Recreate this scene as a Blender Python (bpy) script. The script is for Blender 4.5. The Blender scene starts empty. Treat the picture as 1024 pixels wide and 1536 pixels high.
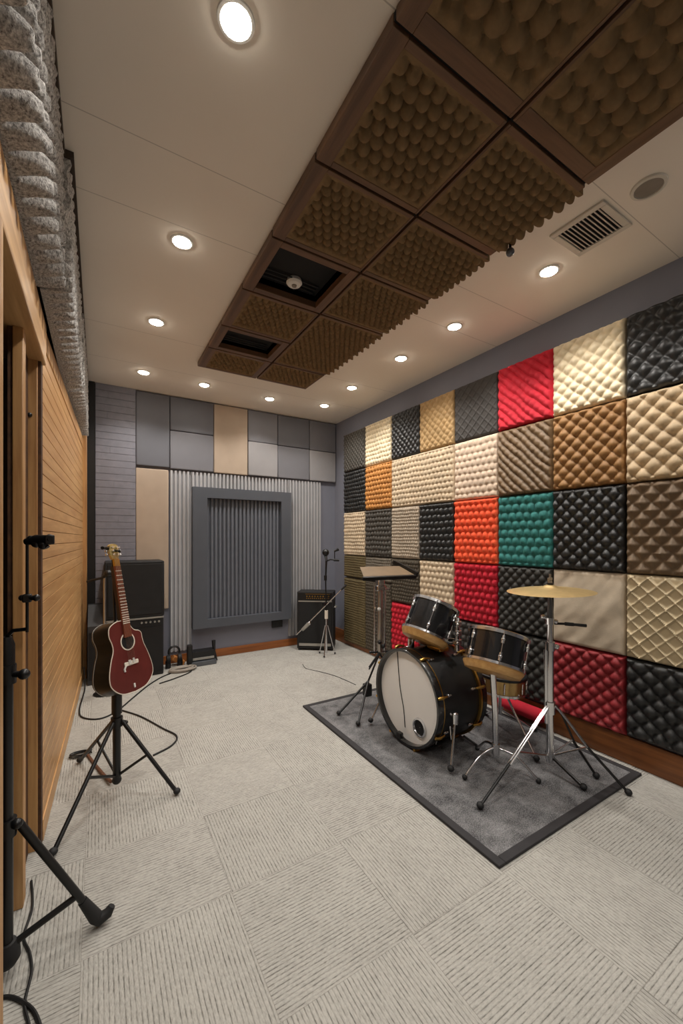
import bpy, bmesh, math, random
from mathutils import Vector, Matrix, noise
random.seed(7)
S = bpy.context.scene
COL = S.collection
PI = math.pi
V = Vector

# ------------------------------------------------------------------ materials
def lin(c):
    return tuple(((x/255)/12.92 if x/255 <= .04045 else ((x/255+.055)/1.055)**2.4) for x in c)

def new_mat(name):
    m = bpy.data.materials.new(name); m.use_nodes = True
    return m, m.node_tree, m.node_tree.nodes['Principled BSDF']

def nd(t, typ, **kw):
    n = t.nodes.new(typ)
    for k, v in kw.items(): setattr(n, k, v)
    return n

def mth(t, op, a, b=None, c=None):
    n = t.nodes.new('ShaderNodeMath'); n.operation = op
    for i, x in enumerate((a, b, c)):
        if x is None: continue
        if isinstance(x, (int, float)): n.inputs[i].default_value = x
        else: t.links.new(x, n.inputs[i])
    return n.outputs[0]

def mixc(t, fac, a, b):
    n = t.nodes.new('ShaderNodeMix'); n.data_type = 'RGBA'
    if isinstance(fac, (int, float)): n.inputs[0].default_value = fac
    else: t.links.new(fac, n.inputs[0])
    for i, x in ((6, a), (7, b)):
        if isinstance(x, tuple): n.inputs[i].default_value = (*x[:3], 1)
        else: t.links.new(x, n.inputs[i])
    return n.outputs[2]

def coords(t, scale=(1, 1, 1)):
    tc = nd(t, 'ShaderNodeTexCoord'); mp = nd(t, 'ShaderNodeMapping')
    mp.inputs['Scale'].default_value = scale
    t.links.new(tc.outputs['Object'], mp.inputs['Vector'])
    return mp.outputs['Vector']

def nz(t, vec, scale, detail=3, rough=.5):
    n = nd(t, 'ShaderNodeTexNoise')
    n.inputs['Scale'].default_value = scale; n.inputs['Detail'].default_value = detail
    n.inputs['Roughness'].default_value = rough
    t.links.new(vec, n.inputs['Vector'])
    return n.outputs['Fac']

def mat(name, c, rough=.6, metal=0, var=.12, vscale=14, bump=0, bscale=200, spec=.5, coat=0, sheen=0):
    m, t, b = new_mat(name)
    base = lin(c)
    vec = coords(t)
    f = nz(t, vec, vscale, 4)
    r = nd(t, 'ShaderNodeMapRange'); r.inputs[1].default_value = .3; r.inputs[2].default_value = .7
    t.links.new(f, r.inputs[0])
    lo = tuple(x*(1-var) for x in base); hi = tuple(min(1, x*(1+var)) for x in base)
    t.links.new(mixc(t, r.outputs[0], lo, hi), b.inputs['Base Color'])
    b.inputs['Roughness'].default_value = rough; b.inputs['Metallic'].default_value = metal
    b.inputs['Specular IOR Level'].default_value = spec
    b.inputs['Coat Weight'].default_value = coat
    b.inputs['Sheen Weight'].default_value = sheen
    if bump:
        bp = nd(t, 'ShaderNodeBump'); bp.inputs['Strength'].default_value = bump
        bp.inputs['Distance'].default_value = .004
        t.links.new(nz(t, vec, bscale, 2), bp.inputs['Height'])
        t.links.new(bp.outputs['Normal'], b.inputs['Normal'])
    return m

def wood(name, c, dark, axis=1, rough=.45, plank=None):
    m, t, b = new_mat(name)
    sc = [26, 26, 26]; sc[axis] = 1.6
    vec = coords(t, tuple(sc))
    f = nz(t, vec, 1.0, 6, .62)
    r = nd(t, 'ShaderNodeMapRange'); r.inputs[1].default_value = .36; r.inputs[2].default_value = .66
    t.links.new(f, r.inputs[0])
    col = mixc(t, r.outputs[0], lin(dark), lin(c))
    v2 = coords(t, tuple(6 if i != axis else .7 for i in range(3)))
    f2 = nz(t, v2, 1.3, 3)
    col = mixc(t, mth(t, 'MULTIPLY', f2, .35), col, tuple(x*.62 for x in lin(c)))
    if plank:
        tc = nd(t, 'ShaderNodeTexCoord'); sp = nd(t, 'ShaderNodeSeparateXYZ')
        t.links.new(tc.outputs['Object'], sp.inputs[0])
        wn = nd(t, 'ShaderNodeTexWhiteNoise', noise_dimensions='1D')
        t.links.new(mth(t, 'FLOOR', mth(t, 'DIVIDE', sp.outputs[2], plank)), wn.inputs['W'])
        col = mixc(t, mth(t, 'MULTIPLY', wn.outputs['Value'], .22), col, lin((160, 110, 64)))
    t.links.new(col, b.inputs['Base Color'])
    b.inputs['Roughness'].default_value = rough
    bp = nd(t, 'ShaderNodeBump'); bp.inputs['Strength'].default_value = .15; bp.inputs['Distance'].default_value = .002
    t.links.new(f, bp.inputs['Height']); t.links.new(bp.outputs['Normal'], b.inputs['Normal'])
    return m

def emit(name, c, s):
    m, t, b = new_mat(name)
    b.inputs['Base Color'].default_value = (*lin(c), 1)
    b.inputs['Emission Color'].default_value = (*lin(c), 1)
    b.inputs['Emission Strength'].default_value = s
    return m

def carpet():
    m, t, b = new_mat('carpet_tiles')
    tc = nd(t, 'ShaderNodeTexCoord'); sp = nd(t, 'ShaderNodeSeparateXYZ')
    t.links.new(tc.outputs['Object'], sp.inputs[0])
    s = .5
    tx = mth(t, 'DIVIDE', mth(t, 'SUBTRACT', sp.outputs[0], .45), s)
    ty = mth(t, 'DIVIDE', mth(t, 'SUBTRACT', sp.outputs[1], 1.58), s)
    fx = mth(t, 'FLOOR', tx); fy = mth(t, 'FLOOR', ty)
    par = mth(t, 'FLOORED_MODULO', mth(t, 'ADD', fx, fy), 2)      # tile laid lengthwise or crosswise
    inv = mth(t, 'SUBTRACT', 1, par)
    # tile (-1,0): stripes along X -> parity 1
    across = mth(t, 'ADD', mth(t, 'MULTIPLY', sp.outputs[1], par), mth(t, 'MULTIPLY', sp.outputs[0], inv))
    along = mth(t, 'ADD', mth(t, 'MULTIPLY', sp.outputs[0], par), mth(t, 'MULTIPLY', sp.outputs[1], inv))
    seed = mth(t, 'ADD', mth(t, 'MULTIPLY', fx, 3.7), mth(t, 'MULTIPLY', fy, 9.1))
    wob = nz(t, coords(t), 22, 2)
    q = mth(t, 'ADD', mth(t, 'DIVIDE', across, .0138), mth(t, 'MULTIPLY', wob, .15))
    wav = mth(t, 'ABSOLUTE', mth(t, 'SINE', mth(t, 'MULTIPLY', q, PI)))          # one rib of pile
    line = mth(t, 'POWER', mth(t, 'SUBTRACT', 1, wav), 2.6)                      # dark valley between ribs
    cb = nd(t, 'ShaderNodeCombineXYZ')
    t.links.new(mth(t, 'MULTIPLY', mth(t, 'ROUND', q), 2.3), cb.inputs[0])
    t.links.new(mth(t, 'MULTIPLY', along, 22), cb.inputs[1]); t.links.new(seed, cb.inputs[2])
    dash = nz(t, cb.outputs[0], 1.0, 2, .6)
    r = nd(t, 'ShaderNodeMapRange'); r.inputs[1].default_value = .38; r.inputs[2].default_value = .62
    t.links.new(dash, r.inputs[0])
    cb3 = nd(t, 'ShaderNodeCombineXYZ')
    t.links.new(mth(t, 'MULTIPLY', across, 240), cb3.inputs[0])
    t.links.new(mth(t, 'MULTIPLY', along, 70), cb3.inputs[1]); t.links.new(seed, cb3.inputs[2])
    spk = nz(t, cb3.outputs[0], 1.0, 3, .65)
    blot = nz(t, coords(t), 5, 4, .6)
    k = mth(t, 'MULTIPLY', line, mth(t, 'MULTIPLY_ADD', r.outputs[0], .7, .25))
    k = mth(t, 'ADD', k, mth(t, 'MULTIPLY', mth(t, 'SUBTRACT', spk, .40), 1.05))
    k = mth(t, 'ADD', k, mth(t, 'MULTIPLY', mth(t, 'SUBTRACT', blot, .5), .35))
    wn = nd(t, 'ShaderNodeTexWhiteNoise', noise_dimensions='2D')
    cb2 = nd(t, 'ShaderNodeCombineXYZ'); t.links.new(fx, cb2.inputs[0]); t.links.new(fy, cb2.inputs[1])
    t.links.new(cb2.outputs[0], wn.inputs['Vector'])
    k = mth(t, 'ADD', k, mth(t, 'MULTIPLY_ADD', wn.outputs['Value'], .08, -.02))
    kc = nd(t, 'ShaderNodeClamp'); t.links.new(k, kc.inputs[0])
    col = mixc(t, kc.outputs[0], lin((184, 181, 174)), lin((92, 89, 84)))
    ex = mth(t, 'ABSOLUTE', mth(t, 'SUBTRACT', mth(t, 'FRACT', tx), .5))
    ey = mth(t, 'ABSOLUTE', mth(t, 'SUBTRACT', mth(t, 'FRACT', ty), .5))
    seam = mth(t, 'GREATER_THAN', mth(t, 'MAXIMUM', ex, ey), .497)
    col = mixc(t, mth(t, 'MULTIPLY', seam, .3), col, lin((110, 104, 97)))
    t.links.new(col, b.inputs['Base Color'])
    b.inputs['Roughness'].default_value = .95; b.inputs['Specular IOR Level'].default_value = .15
    bp = nd(t, 'ShaderNodeBump'); bp.inputs['Strength'].default_value = .5; bp.inputs['Distance'].default_value = .003
    t.links.new(mth(t, 'ADD', mth(t, 'MULTIPLY', wav, .6), spk), bp.inputs['Height'])
    t.links.new(bp.outputs['Normal'], b.inputs['Normal'])
    return m

def ceiling_mat():
    m, t, b = new_mat('ceiling_paint')
    tc = nd(t, 'ShaderNodeTexCoord'); sp = nd(t, 'ShaderNodeSeparateXYZ')
    t.links.new(tc.outputs['Object'], sp.inputs[0])
    seam = None
    for y in (.95, 1.78, 2.18, 3.45, 4.1):
        d = mth(t, 'LESS_THAN', mth(t, 'ABSOLUTE', mth(t, 'SUBTRACT', sp.outputs[1], y)), .0022)
        seam = d if seam is None else mth(t, 'MAXIMUM', seam, d)
    f = nz(t, coords(t), 3, 3)
    col = mixc(t, f, lin((232, 223, 210)), lin((238, 230, 218)))
    col = mixc(t, mth(t, 'MULTIPLY', seam, .45), col, lin((120, 108, 96)))
    t.links.new(col, b.inputs['Base Color']); b.inputs['Roughness'].default_value = .8
    return m

def rug_mat():
    m, t, b = new_mat('rug_pile')
    vec = coords(t)
    f1 = nz(t, vec, 7, 5, .7); f2 = nz(t, vec, 160, 3, .8)
    k = mth(t, 'ADD', mth(t, 'MULTIPLY', f1, .55), mth(t, 'MULTIPLY', f2, .75))
    r = nd(t, 'ShaderNodeMapRange'); r.inputs[1].default_value = .5; r.inputs[2].default_value = .8
    t.links.new(k, r.inputs[0])
    t.links.new(mixc(t, r.outputs[0], lin((58, 58, 60)), lin((150, 149, 150))), b.inputs['Base Color'])
    b.inputs['Roughness'].default_value = .95; b.inputs['Specular IOR Level'].default_value = .1
    bp = nd(t, 'ShaderNodeBump'); bp.inputs['Strength'].default_value = .8; bp.inputs['Distance'].default_value = .006
    t.links.new(f2, bp.inputs['Height']); t.links.new(bp.outputs['Normal'], b.inputs['Normal'])
    return m

def fur(name, hi, lo):
    m, t, b = new_mat(name)
    f = nz(t, coords(t, (1, 1, .6)), 130, 4, .75)
    r = nd(t, 'ShaderNodeMapRange'); r.inputs[1].default_value = .32; r.inputs[2].default_value = .68
    t.links.new(f, r.inputs[0])
    t.links.new(mixc(t, r.outputs[0], lin(lo), lin(hi)), b.inputs['Base Color'])
    b.inputs['Roughness'].default_value = .95
    bp = nd(t, 'ShaderNodeBump'); bp.inputs['Strength'].default_value = .9; bp.inputs['Distance'].default_value = .008
    t.links.new(f, bp.inputs['Height']); t.links.new(bp.outputs['Normal'], b.inputs['Normal'])
    return m

M = {}
def L(n, *a, **k): M[n] = mat(n, *a, **k)
M['carpet'] = carpet(); M['ceiling'] = ceiling_mat(); M['rug'] = rug_mat()
L('wall_grey', (122, 124, 136), .8, var=.05, vscale=3, bump=.1)
L('wall_plain', (130, 126, 122), .8, var=.05, vscale=3)
L('brick_paint', (124, 124, 134), .62, var=.1, vscale=18, bump=.25, bscale=60)
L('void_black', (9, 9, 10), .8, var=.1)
L('black_trim', (16, 16, 17), .6)
M['pine'] = wood('pine_planks', (226, 180, 122), (196, 144, 90), 1, .42, .0668)
M['pine_post'] = wood('pine_post', (208, 162, 106), (162, 114, 68), 2, .45)
M['pine_beam'] = wood('pine_beam', (226, 182, 126), (184, 136, 86), 1, .4)
M['pine_dark'] = wood('pine_groove', (96, 62, 34), (60, 38, 20), 1, .7)
M['base_wood'] = wood('baseboard_wood', (150, 92, 46), (110, 64, 30), 1, .4)
M['base_wood_x'] = wood('baseboard_wood_back', (172, 104, 52), (128, 74, 36), 0, .4)
M['cloud_wood'] = wood('walnut_frame', (120, 88, 62), (84, 60, 42), 1, .5)
M['cloud_wood_x'] = wood('walnut_frame_cross', (120, 88, 62), (84, 60, 42), 0, .5)
L('cloud_foam', (126, 104, 76), .95, var=.14, vscale=22, bump=.35, bscale=140, spec=.1)
M['fur'] = fur('grey_plush_foam', (226, 222, 217), (84, 79, 75))
M['fur_trim'] = wood('dark_ceiling_batten', (74, 58, 44), (50, 38, 28), 1, .7)
L('pan_grey', (112, 112, 118), .55, var=.05, vscale=4, bump=.12, bscale=500)
L('pan_dark', (96, 97, 104), .55, var=.05, vscale=4, bump=.12, bscale=500)
L('pan_light', (146, 144, 146), .55, var=.05, vscale=4, bump=.12, bscale=500)
L('pan_beige', (172, 154, 136), .7, var=.06, vscale=5, bump=.2, bscale=400)
L('ribbed', (170, 170, 173), .6, var=.06, vscale=5)
L('frame_grey', (80, 84, 92), .5, var=.06, vscale=5)
L('rib_dark', (100, 104, 113), .5, var=.06)
F = dict(var=.14, vscale=9, bump=.3, bscale=260)
L('q_char', (74, 70, 64), .75, **F); L('q_cream', (228, 212, 180), .55, **F)
L('q_black', (34, 34, 34), .42, **F); L('q_tan', (172, 140, 94), .65, **F)
L('q_chargrey', (58, 54, 51), .7, **F); L('q_red', (196, 28, 48), .8, **F)
L('q_gold', (190, 130, 64), .7, **F); L('q_beige', (206, 186, 158), .85, **F)
L('q_pinkbeige', (216, 194, 172), .85, **F); L('q_brown', (116, 92, 64), .5, **F)
L('q_ochre', (146, 106, 60), .6, **F); L('q_sand', (192, 168, 134), .6, **F)
L('q_greybeige', (174, 160, 142), .85, **F); L('q_orange', (240, 92, 54), .9, **F)
L('q_teal', (44, 116, 112), .8, var=.25, vscale=30, bump=.3); L('q_umber', (112, 92, 70), .6, **F)
L('q_olive', (100, 87, 58), .85, **F); L('q_darkbrown', (76, 68, 56), .85, **F)
L('q_crimson', (186, 26, 46), .9, **F); L('q_darkchar', (46, 44, 40), .65, **F)
L('q_plain', (192, 177, 156), .9, **F); L('q_deepred', (142, 34, 40), .6, **F)
L('q_palecream', (200, 182, 148), .6, **F); L('q_grey', (112, 104, 92), .85, **F)
L('chrome', (214, 214, 216), .2, 1, var=.03)
L('brushed', (196, 190, 182), .3, 1, var=.08)
L('gold', (198, 158, 84), .28, 1, var=.08)
L('bronze', (190, 160, 108), .3, 1, var=.08, vscale=30)
L('cymbal_bronze', (226, 196, 140), .42, .85, var=.06, vscale=30)
L('drum_black', (16, 16, 18), .24, var=.2, coat=.5)
L('drum_satin', (20, 20, 21), .42, var=.2)
L('drum_head', (232, 230, 226), .5, var=.03, vscale=4)
M['drum_wood'] = wood('maple_bearing', (206, 164, 104), (176, 130, 76), 0, .35)
L('black_metal', (18, 18, 19), .38, var=.2)
L('rubber', (26, 26, 27), .65, var=.2)
L('cab_black', (20, 20, 22), .55, var=.25, bump=.3, bscale=300)
L('cab_grille', (14, 14, 15), .7, var=.3, bump=.5, bscale=700)
L('cab_grey', (58, 58, 60), .6, var=.2)
L('white_plastic', (226, 224, 218), .5, var=.03)
L('vent_white', (208, 202, 190), .5, var=.03)
L('speaker_mesh', (136, 128, 118), .7, var=.1)
L('guitar_red', (94, 40, 36), .3, var=.12, coat=.25)
L('guitar_black', (11, 11, 12), .3, var=.2, coat=.1, spec=.2)
L('binding', (226, 216, 200), .4, var=.04)
M['fretboard'] = wood('fretboard', (142, 74, 50), (104, 52, 36), 2, .4)
M['neckwood'] = wood('neck_wood', (54, 32, 24), (40, 24, 18), 2, .35)
L('headstock', (196, 172, 112), .35, .4, var=.35, vscale=60)
L('tan_desk', (112, 92, 68), .55, var=.1)
L('grey_gunmetal', (104, 108, 114), .35, .7)
L('cable', (20, 19, 19), .5); L('cable_grey', (156, 148, 138), .5)
L('amp_silver', (168, 166, 160), .4, .6)
L('rug_border', (46, 44, 46), .8, var=.12, bump=.3)
L('strap_brown', (104, 68, 48), .6)
L('orange_wood', (184, 118, 58), .5)
M['lamp'] = emit('downlight_lamp', (255, 244, 228), 45)

# ------------------------------------------------------------------ mesh builder
def frame(o, z, x=None):
    z = V(z).normalized()
    x = V(x) if x is not None else (V((1, 0, 0)) if abs(z.x) < .9 else V((0, 1, 0)))
    x = (x - z*x.dot(z)).normalized(); y = z.cross(x)
    m = Matrix((x, y, z)).transposed().to_4x4(); m.translation = V(o)
    return m

class MB:
    def __init__(s, m=None):
        s.v = []; s.f = []; s.sm = []; s.m = m or Matrix()
    def add(s, vs, fs, sm=False):
        n = len(s.v)
        s.v += [s.m @ V(p) for p in vs]
        s.f += [[i+n for i in f] for f in fs]; s.sm += [sm]*len(fs)
        return s
    def box(s, x0, x1, y0, y1, z0, z1, bev=0):
        bm = bmesh.new(); bmesh.ops.create_cube(bm, size=1)
        for q in bm.verts:
            q.co = V(((x0+x1)/2+q.co.x*(x1-x0), (y0+y1)/2+q.co.y*(y1-y0), (z0+z1)/2+q.co.z*(z1-z0)))
        if bev: bmesh.ops.bevel(bm, geom=bm.edges[:], offset=bev, segments=2, affect='EDGES', profile=.5)
        bm.verts.index_update(); bm.normal_update(); n0 = len(s.sm)
        s.add([q.co.copy() for q in bm.verts], [[q.index for q in f.verts] for f in bm.faces], False)
        if bev: s.sm[n0:] = [max(abs(c) for c in f.normal) < .999 for f in bm.faces]
        bm.free(); return s
    def tube(s, pts, r, n=10, cap=True):
        pts = [V(p) for p in pts]; N = len(pts)
        rs = r if isinstance(r, (list, tuple)) else [r]*N
        t0 = (pts[1]-pts[0]).normalized()
        u = t0.orthogonal().normalized()
        vs = []; fs = []
        for i, p in enumerate(pts):
            t = (pts[min(i+1, N-1)]-pts[max(i-1, 0)]).normalized()
            u = (u-t*u.dot(t)).normalized(); w = t.cross(u)
            for k in range(n):
                a = 2*PI*k/n; vs.append(p+(u*math.cos(a)+w*math.sin(a))*rs[i])
        for i in range(N-1):
            for k in range(n):
                fs.append([i*n+k, i*n+(k+1) % n, (i+1)*n+(k+1) % n, (i+1)*n+k])
        if cap: fs += [list(range(n))[::-1], [(N-1)*n+k for k in range(n)]]
        return s.add(vs, fs, True)
    def lathe(s, prof, m=None, n=28):
        m = m or Matrix(); vs = []; fs = []; rings = []
        for (r, h) in prof:
            if r < 1e-6: rings.append([len(vs)]); vs.append(m @ V((0, 0, h)))
            else:
                rings.append(list(range(len(vs), len(vs)+n)))
                vs += [m @ V((r*math.cos(2*PI*k/n), r*math.sin(2*PI*k/n), h)) for k in range(n)]
        for a, b in zip(rings, rings[1:]):
            for k in range(n):
                if len(a) == 1 and len(b) == 1: continue
                if len(a) == 1: fs.append([a[0], b[(k+1) % n], b[k]])
                elif len(b) == 1: fs.append([a[k], a[(k+1) % n], b[0]])
                else: fs.append([a[k], a[(k+1) % n], b[(k+1) % n], b[k]])
        return s.add(vs, fs, True)
    def cyl(s, p0, p1, r0, r1=None, n=20):
        p0 = V(p0); p1 = V(p1); r1 = r0 if r1 is None else r1; h = (p1-p0).length
        return s.lathe([(0, 0), (r0, 0), (r1, h), (0, h)], frame(p0, p1-p0), n)
    def ball(s, c, r, n=14, sq=1):
        return s.lathe([(r*math.sin(PI*i/8), -r*sq*math.cos(PI*i/8)) for i in range(9)], Matrix.Translation(V(c)), n)
    def prism(s, poly, d0, d1, m):       # polygon in local XY, extruded local Z
        n = len(poly)
        vs = [m @ V((x, y, d0)) for x, y in poly]+[m @ V((x, y, d1)) for x, y in poly]
        fs = [list(range(n))[::-1], list(range(n, 2*n))]+[[i, (i+1) % n, n+(i+1) % n, n+i] for i in range(n)]
        return s.add(vs, fs, False)
    def build(s, name, m, parent=None, ang=40, org=None):
        if parent is not None:
            r = parent
            while r.parent: r = r.parent
            o0 = r.location.copy()
        elif org is not None: o0 = V(org)
        else:
            o0 = V(((min(p.x for p in s.v)+max(p.x for p in s.v))/2, (min(p.y for p in s.v)+max(p.y for p in s.v))/2, min(p.z for p in s.v)))
        me = bpy.data.meshes.new(name)
        me.from_pydata([p-o0 for p in s.v], [], s.f)
        bm = bmesh.new(); bm.from_mesh(me); bmesh.ops.recalc_face_normals(bm, faces=bm.faces[:]); bm.to_mesh(me); bm.free()
        me.polygons.foreach_set('use_smooth', s.sm)
        if any(s.sm): me.set_sharp_from_angle(angle=math.radians(ang))
        me.polygons.foreach_set('use_smooth', s.sm)
        me.materials.append(M[m] if isinstance(m, str) else m)
        o = bpy.data.objects.new(name, me); COL.objects.link(o)
        if parent is not None: o.parent = parent
        else: o.location = o0
        return o

def tag(o, label, cat, group=None):
    o['label'] = label; o['category'] = cat
    if group: o['group'] = group
    return o
def thing(name, loc, label, cat, group=None):
    o = bpy.data.objects.new(name, None); o.empty_display_size = .1; COL.objects.link(o)
    o.location = loc
    return tag(o, label, cat, group)
def struct(o): o['kind'] = 'structure'; return o
def spline(pts, k=8, closed=False):
    P = [V(p) for p in pts]; n = len(P); out = []
    for i in range(n if closed else n-1):
        g = (lambda j: P[j % n]) if closed else (lambda j: P[max(0, min(n-1, j))])
        a, b, c, d = g(i-1), g(i), g(i+1), g(i+2)
        for q in range(k):
            t = q/k
            out.append(.5*((2*b)+(c-a)*t+(2*a-5*b+4*c-d)*t*t+(3*b-a-3*c+d)*t**3))
    if not closed: out.append(P[-1])
    return out

# ------------------------------------------------------------------ camera
YAW = math.atan2(512-148, 600)
cam = bpy.data.cameras.new('camera'); co = bpy.data.objects.new('camera', cam); COL.objects.link(co)
cam.sensor_fit = 'HORIZONTAL'; cam.sensor_width = 36; cam.lens = 600/1024*36; cam.shift_y = 40/1024
cam.clip_start = .02
co.location = (0, 0, 1.4); co.rotation_euler = (PI/2, 0, -YAW); S.camera = co

# ------------------------------------------------------------------ room shell
XL, XR, YB, YN, H = -.21, 2.83, 4.84, -1.7, 3.0
def wx(y): return -.225+.0366*(y-2.29)       # face of the plank wall
struct(MB().box(-1.3, XR+.1, YN-.1, YB+.1, -.08, 0).build('floor', 'carpet', org=(0, 0, 0)))
holes = [(.80, 1.245, 1.985, 2.40), (.80, 1.245, 2.975, 3.315)]
xs = sorted({-1.3, XR+.1, *[q for h in holes for q in h[:2]]}); ys = sorted({YN-.1, YB+.1, *[q for h in holes for q in h[2:]]})
c = MB()
for i in range(len(xs)-1):
    for j in range(len(ys)-1):
        mx = (xs[i]+xs[i+1])/2; my = (ys[j]+ys[j+1])/2
        if any(a < mx < b and p < my < q for a, b, p, q in holes): continue
        c.box(xs[i], xs[i+1], ys[j], ys[j+1], H, H+.08)
struct(c.build('ceiling', 'ceiling', org=(0, 0, 0)))
struct(MB().box(XR, XR+.1, YN-.1, YB+.1, 0, H).build('wall_right', 'wall_grey'))
struct(MB().box(-.5, XR, YB, YB+.1, 0, H).build('wall_back', 'wall_grey'))
struct(MB().box(-1.3, XR, YN-.1, YN, 0, H).build('wall_front', 'wall_plain'))
w = MB()
w.box(-.5, XL-.02, YN, 1.1, 0, H)
w.box(-.5, XL-.02, 1.1, 2.3, 2.39, H)
w.box(-.5, -.255, 2.3, YB, 0, H)
struct(w.build('wall_left', 'wall_plain'))
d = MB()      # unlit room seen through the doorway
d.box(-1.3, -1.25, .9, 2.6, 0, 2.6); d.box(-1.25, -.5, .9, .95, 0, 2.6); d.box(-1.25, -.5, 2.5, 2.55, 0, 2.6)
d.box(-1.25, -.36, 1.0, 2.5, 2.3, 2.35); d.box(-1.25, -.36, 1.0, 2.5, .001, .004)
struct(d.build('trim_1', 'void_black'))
# plank wall
p = MB(); z = .10; k = 0
rot = Matrix.Translation((wx(2.30), 2.30, 0)) @ Matrix.Rotation(-math.atan(.0366), 4, 'Z')
p.m = rot
while z < 2.27:
    h = min(.0668, 2.30-z)
    p.box(-.02, 0, 0, 2.44, z+.0016, z+h-.0016, .0015)
    z += .0668; k += 1
p.box(-.02, .004, -.0, 2.44, 2.305, 2.40, .004)
p.box(-.02, .006, 0, 2.44, 0, .098, .004)
struct(p.build('wall_left_planks', 'pine', org=(0, 0, 0)))
p = MB(rot); p.box(-.03, -.012, 0, 2.46, 0, 2.4)
struct(p.build('trim_2', 'pine_dark'))
struct(MB().box(-.215, -.1, 4.735, 4.795, 0.0, 2.43, .006).build('trim_3', 'pine_post'))
struct(MB().box(-.10, -.034, 4.79, YB, 0, H).build('trim_4', 'black_trim'))
# doorway: stepped jambs, header beam, near jamb
struct(MB().box(-.285, -.234, 2.24, 2.30, 0, 2.22, .004).box(-.34, -.284, 2.255, 2.30, 0, 2.22).build('door_1', 'pine_post'))
struct(MB().box(-.234, -.222, 2.246, 2.302, 0, 2.22).box(-.275, -.268, 1.98, 2.24, 0, 2.2).build('trim_5', 'pine_dark'))
struct(MB().box(-.277, -.244, 1.92, 1.98, 0, 2.2, .004).build('trim_6', 'pine_post'))
struct(MB().box(-.292, -.277, 1.93, 2.24, 0, 2.2).build('trim_7', 'pine_dark'))
struct(MB().box(-.36, -.208, .3, 2.3, 2.2, 2.39, .006).build('trim_8', 'pine_beam'))
struct(MB().box(-.36, -.206, 1.1, 1.31, 0, 2.2, .005).build('trim_9', 'pine_post'))
bolt = tag(MB().ball((-.262, 2.236, 1.95), .010).build('bolt', 'black_metal'), 'dark round bolt high on the wooden door post', 'bolt')
# baseboards
struct(MB().box(XR-.02, XR, YN, YB, 0, .17, .004).build('baseboard_right', 'base_wood'))
struct(MB().box(.34, XR-.02, YB-.02, YB, 0, .09, .004).build('baseboard_back', 'base_wood_x'))
# painted brick pier
b = MB(); z = 0.0; k = 0
while z < 2.99:
    h = .0715; off = .09*(k % 2)
    x = -.03
    edges = [-.03]+([.05+random.random()*.2] if k % 5 == 2 else [])+[.338]
    for a, e in zip(edges, edges[1:]):
        j = random.uniform(-.0015, .0015)
        b.box(a+.0004, e-.0004, 4.80+j, 4.83, z+.0014, min(z+h-.0014, 2.999), .0018)
    z += h; k += 1
b.box(-.03, .338, 4.805, YB, 0, 2.999)
struct(b.build('wall_back_pier', 'brick_paint'))

# ------------------------------------------------------------------ plush foam along the top of the left wall
def foam_wall(y0, y1, z0, z1, xb, amp, pitch, label, sharp):
    ny = int((y1-y0)/.0115); nz_ = int((z1-z0)/.0115)
    vs = []; fs = []
    for j in range(nz_+1):
        for i in range(ny+1):
            y = y0+(y1-y0)*i/ny; z = z0+(z1-z0)*j/nz_
            a = y/pitch; r = (z-z0)/(pitch*1.05)
            h = abs(math.sin(PI*(a+.5*math.floor(r))))**sharp*abs(math.sin(PI*r))**(sharp*.7)
            q = max(0, min(1, (z-z0-.07)/.34)); q = q*q*(3-2*q)
            x = xb+.068*q+h*(amp*(1-q)+.018*q)
            x += noise.noise(V((y*16, z*16, 3)))*.005+noise.noise(V((y*75, z*75, 9)))*.006
            vs.append((min(x, xb+.088), y, z))
    W = ny+1
    for j in range(nz_):
        for i in range(ny):
            fs.append([j*W+i, j*W+i+1, (j+1)*W+i+1, (j+1)*W+i])
    n = len(vs)      # closed back
    rim = list(range(W))+[j*W+ny for j in range(1, nz_+1)]+[nz_*W+i for i in range(ny-1, -1, -1)]+[j*W for j in range(nz_-1, 0, -1)]
    for q in rim: vs.append((xb-.02, vs[q][1], vs[q][2]))
    R = len(rim)
    for q in range(R): fs.append([rim[q], rim[(q+1) % R], n+(q+1) % R, n+q])
    fs.append([n+q for q in range(R)])
    mb = MB(); mb.add(vs, fs, True)
    return tag(mb.build('foam_panel', 'fur', ang=85), label, 'acoustic panel', 'plush foam along the left wall')
foam_wall(.2, 1.98, 2.40, 2.965, -.203, .115, .084, 'nearest shaggy grey spiked foam panel above the wooden doorway', 1.25)
foam_wall(2.0, 3.3, 2.405, 2.97, -.182, .115, .082, 'middle shaggy grey foam panel above the near end of plank wall', 1.2)
foam_wall(3.32, 4.79, 2.41, 2.97, -.174, .11, .08, 'farthest shaggy grey foam panel above the plank wall by brick', 1.1)
struct(MB().box(-.22, -.118, YN, 1.99, 2.965, 2.999).box(-.22, -.088, 1.99, 4.79, 2.972, 2.999).build('trim_10', 'fur_trim'))

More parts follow.
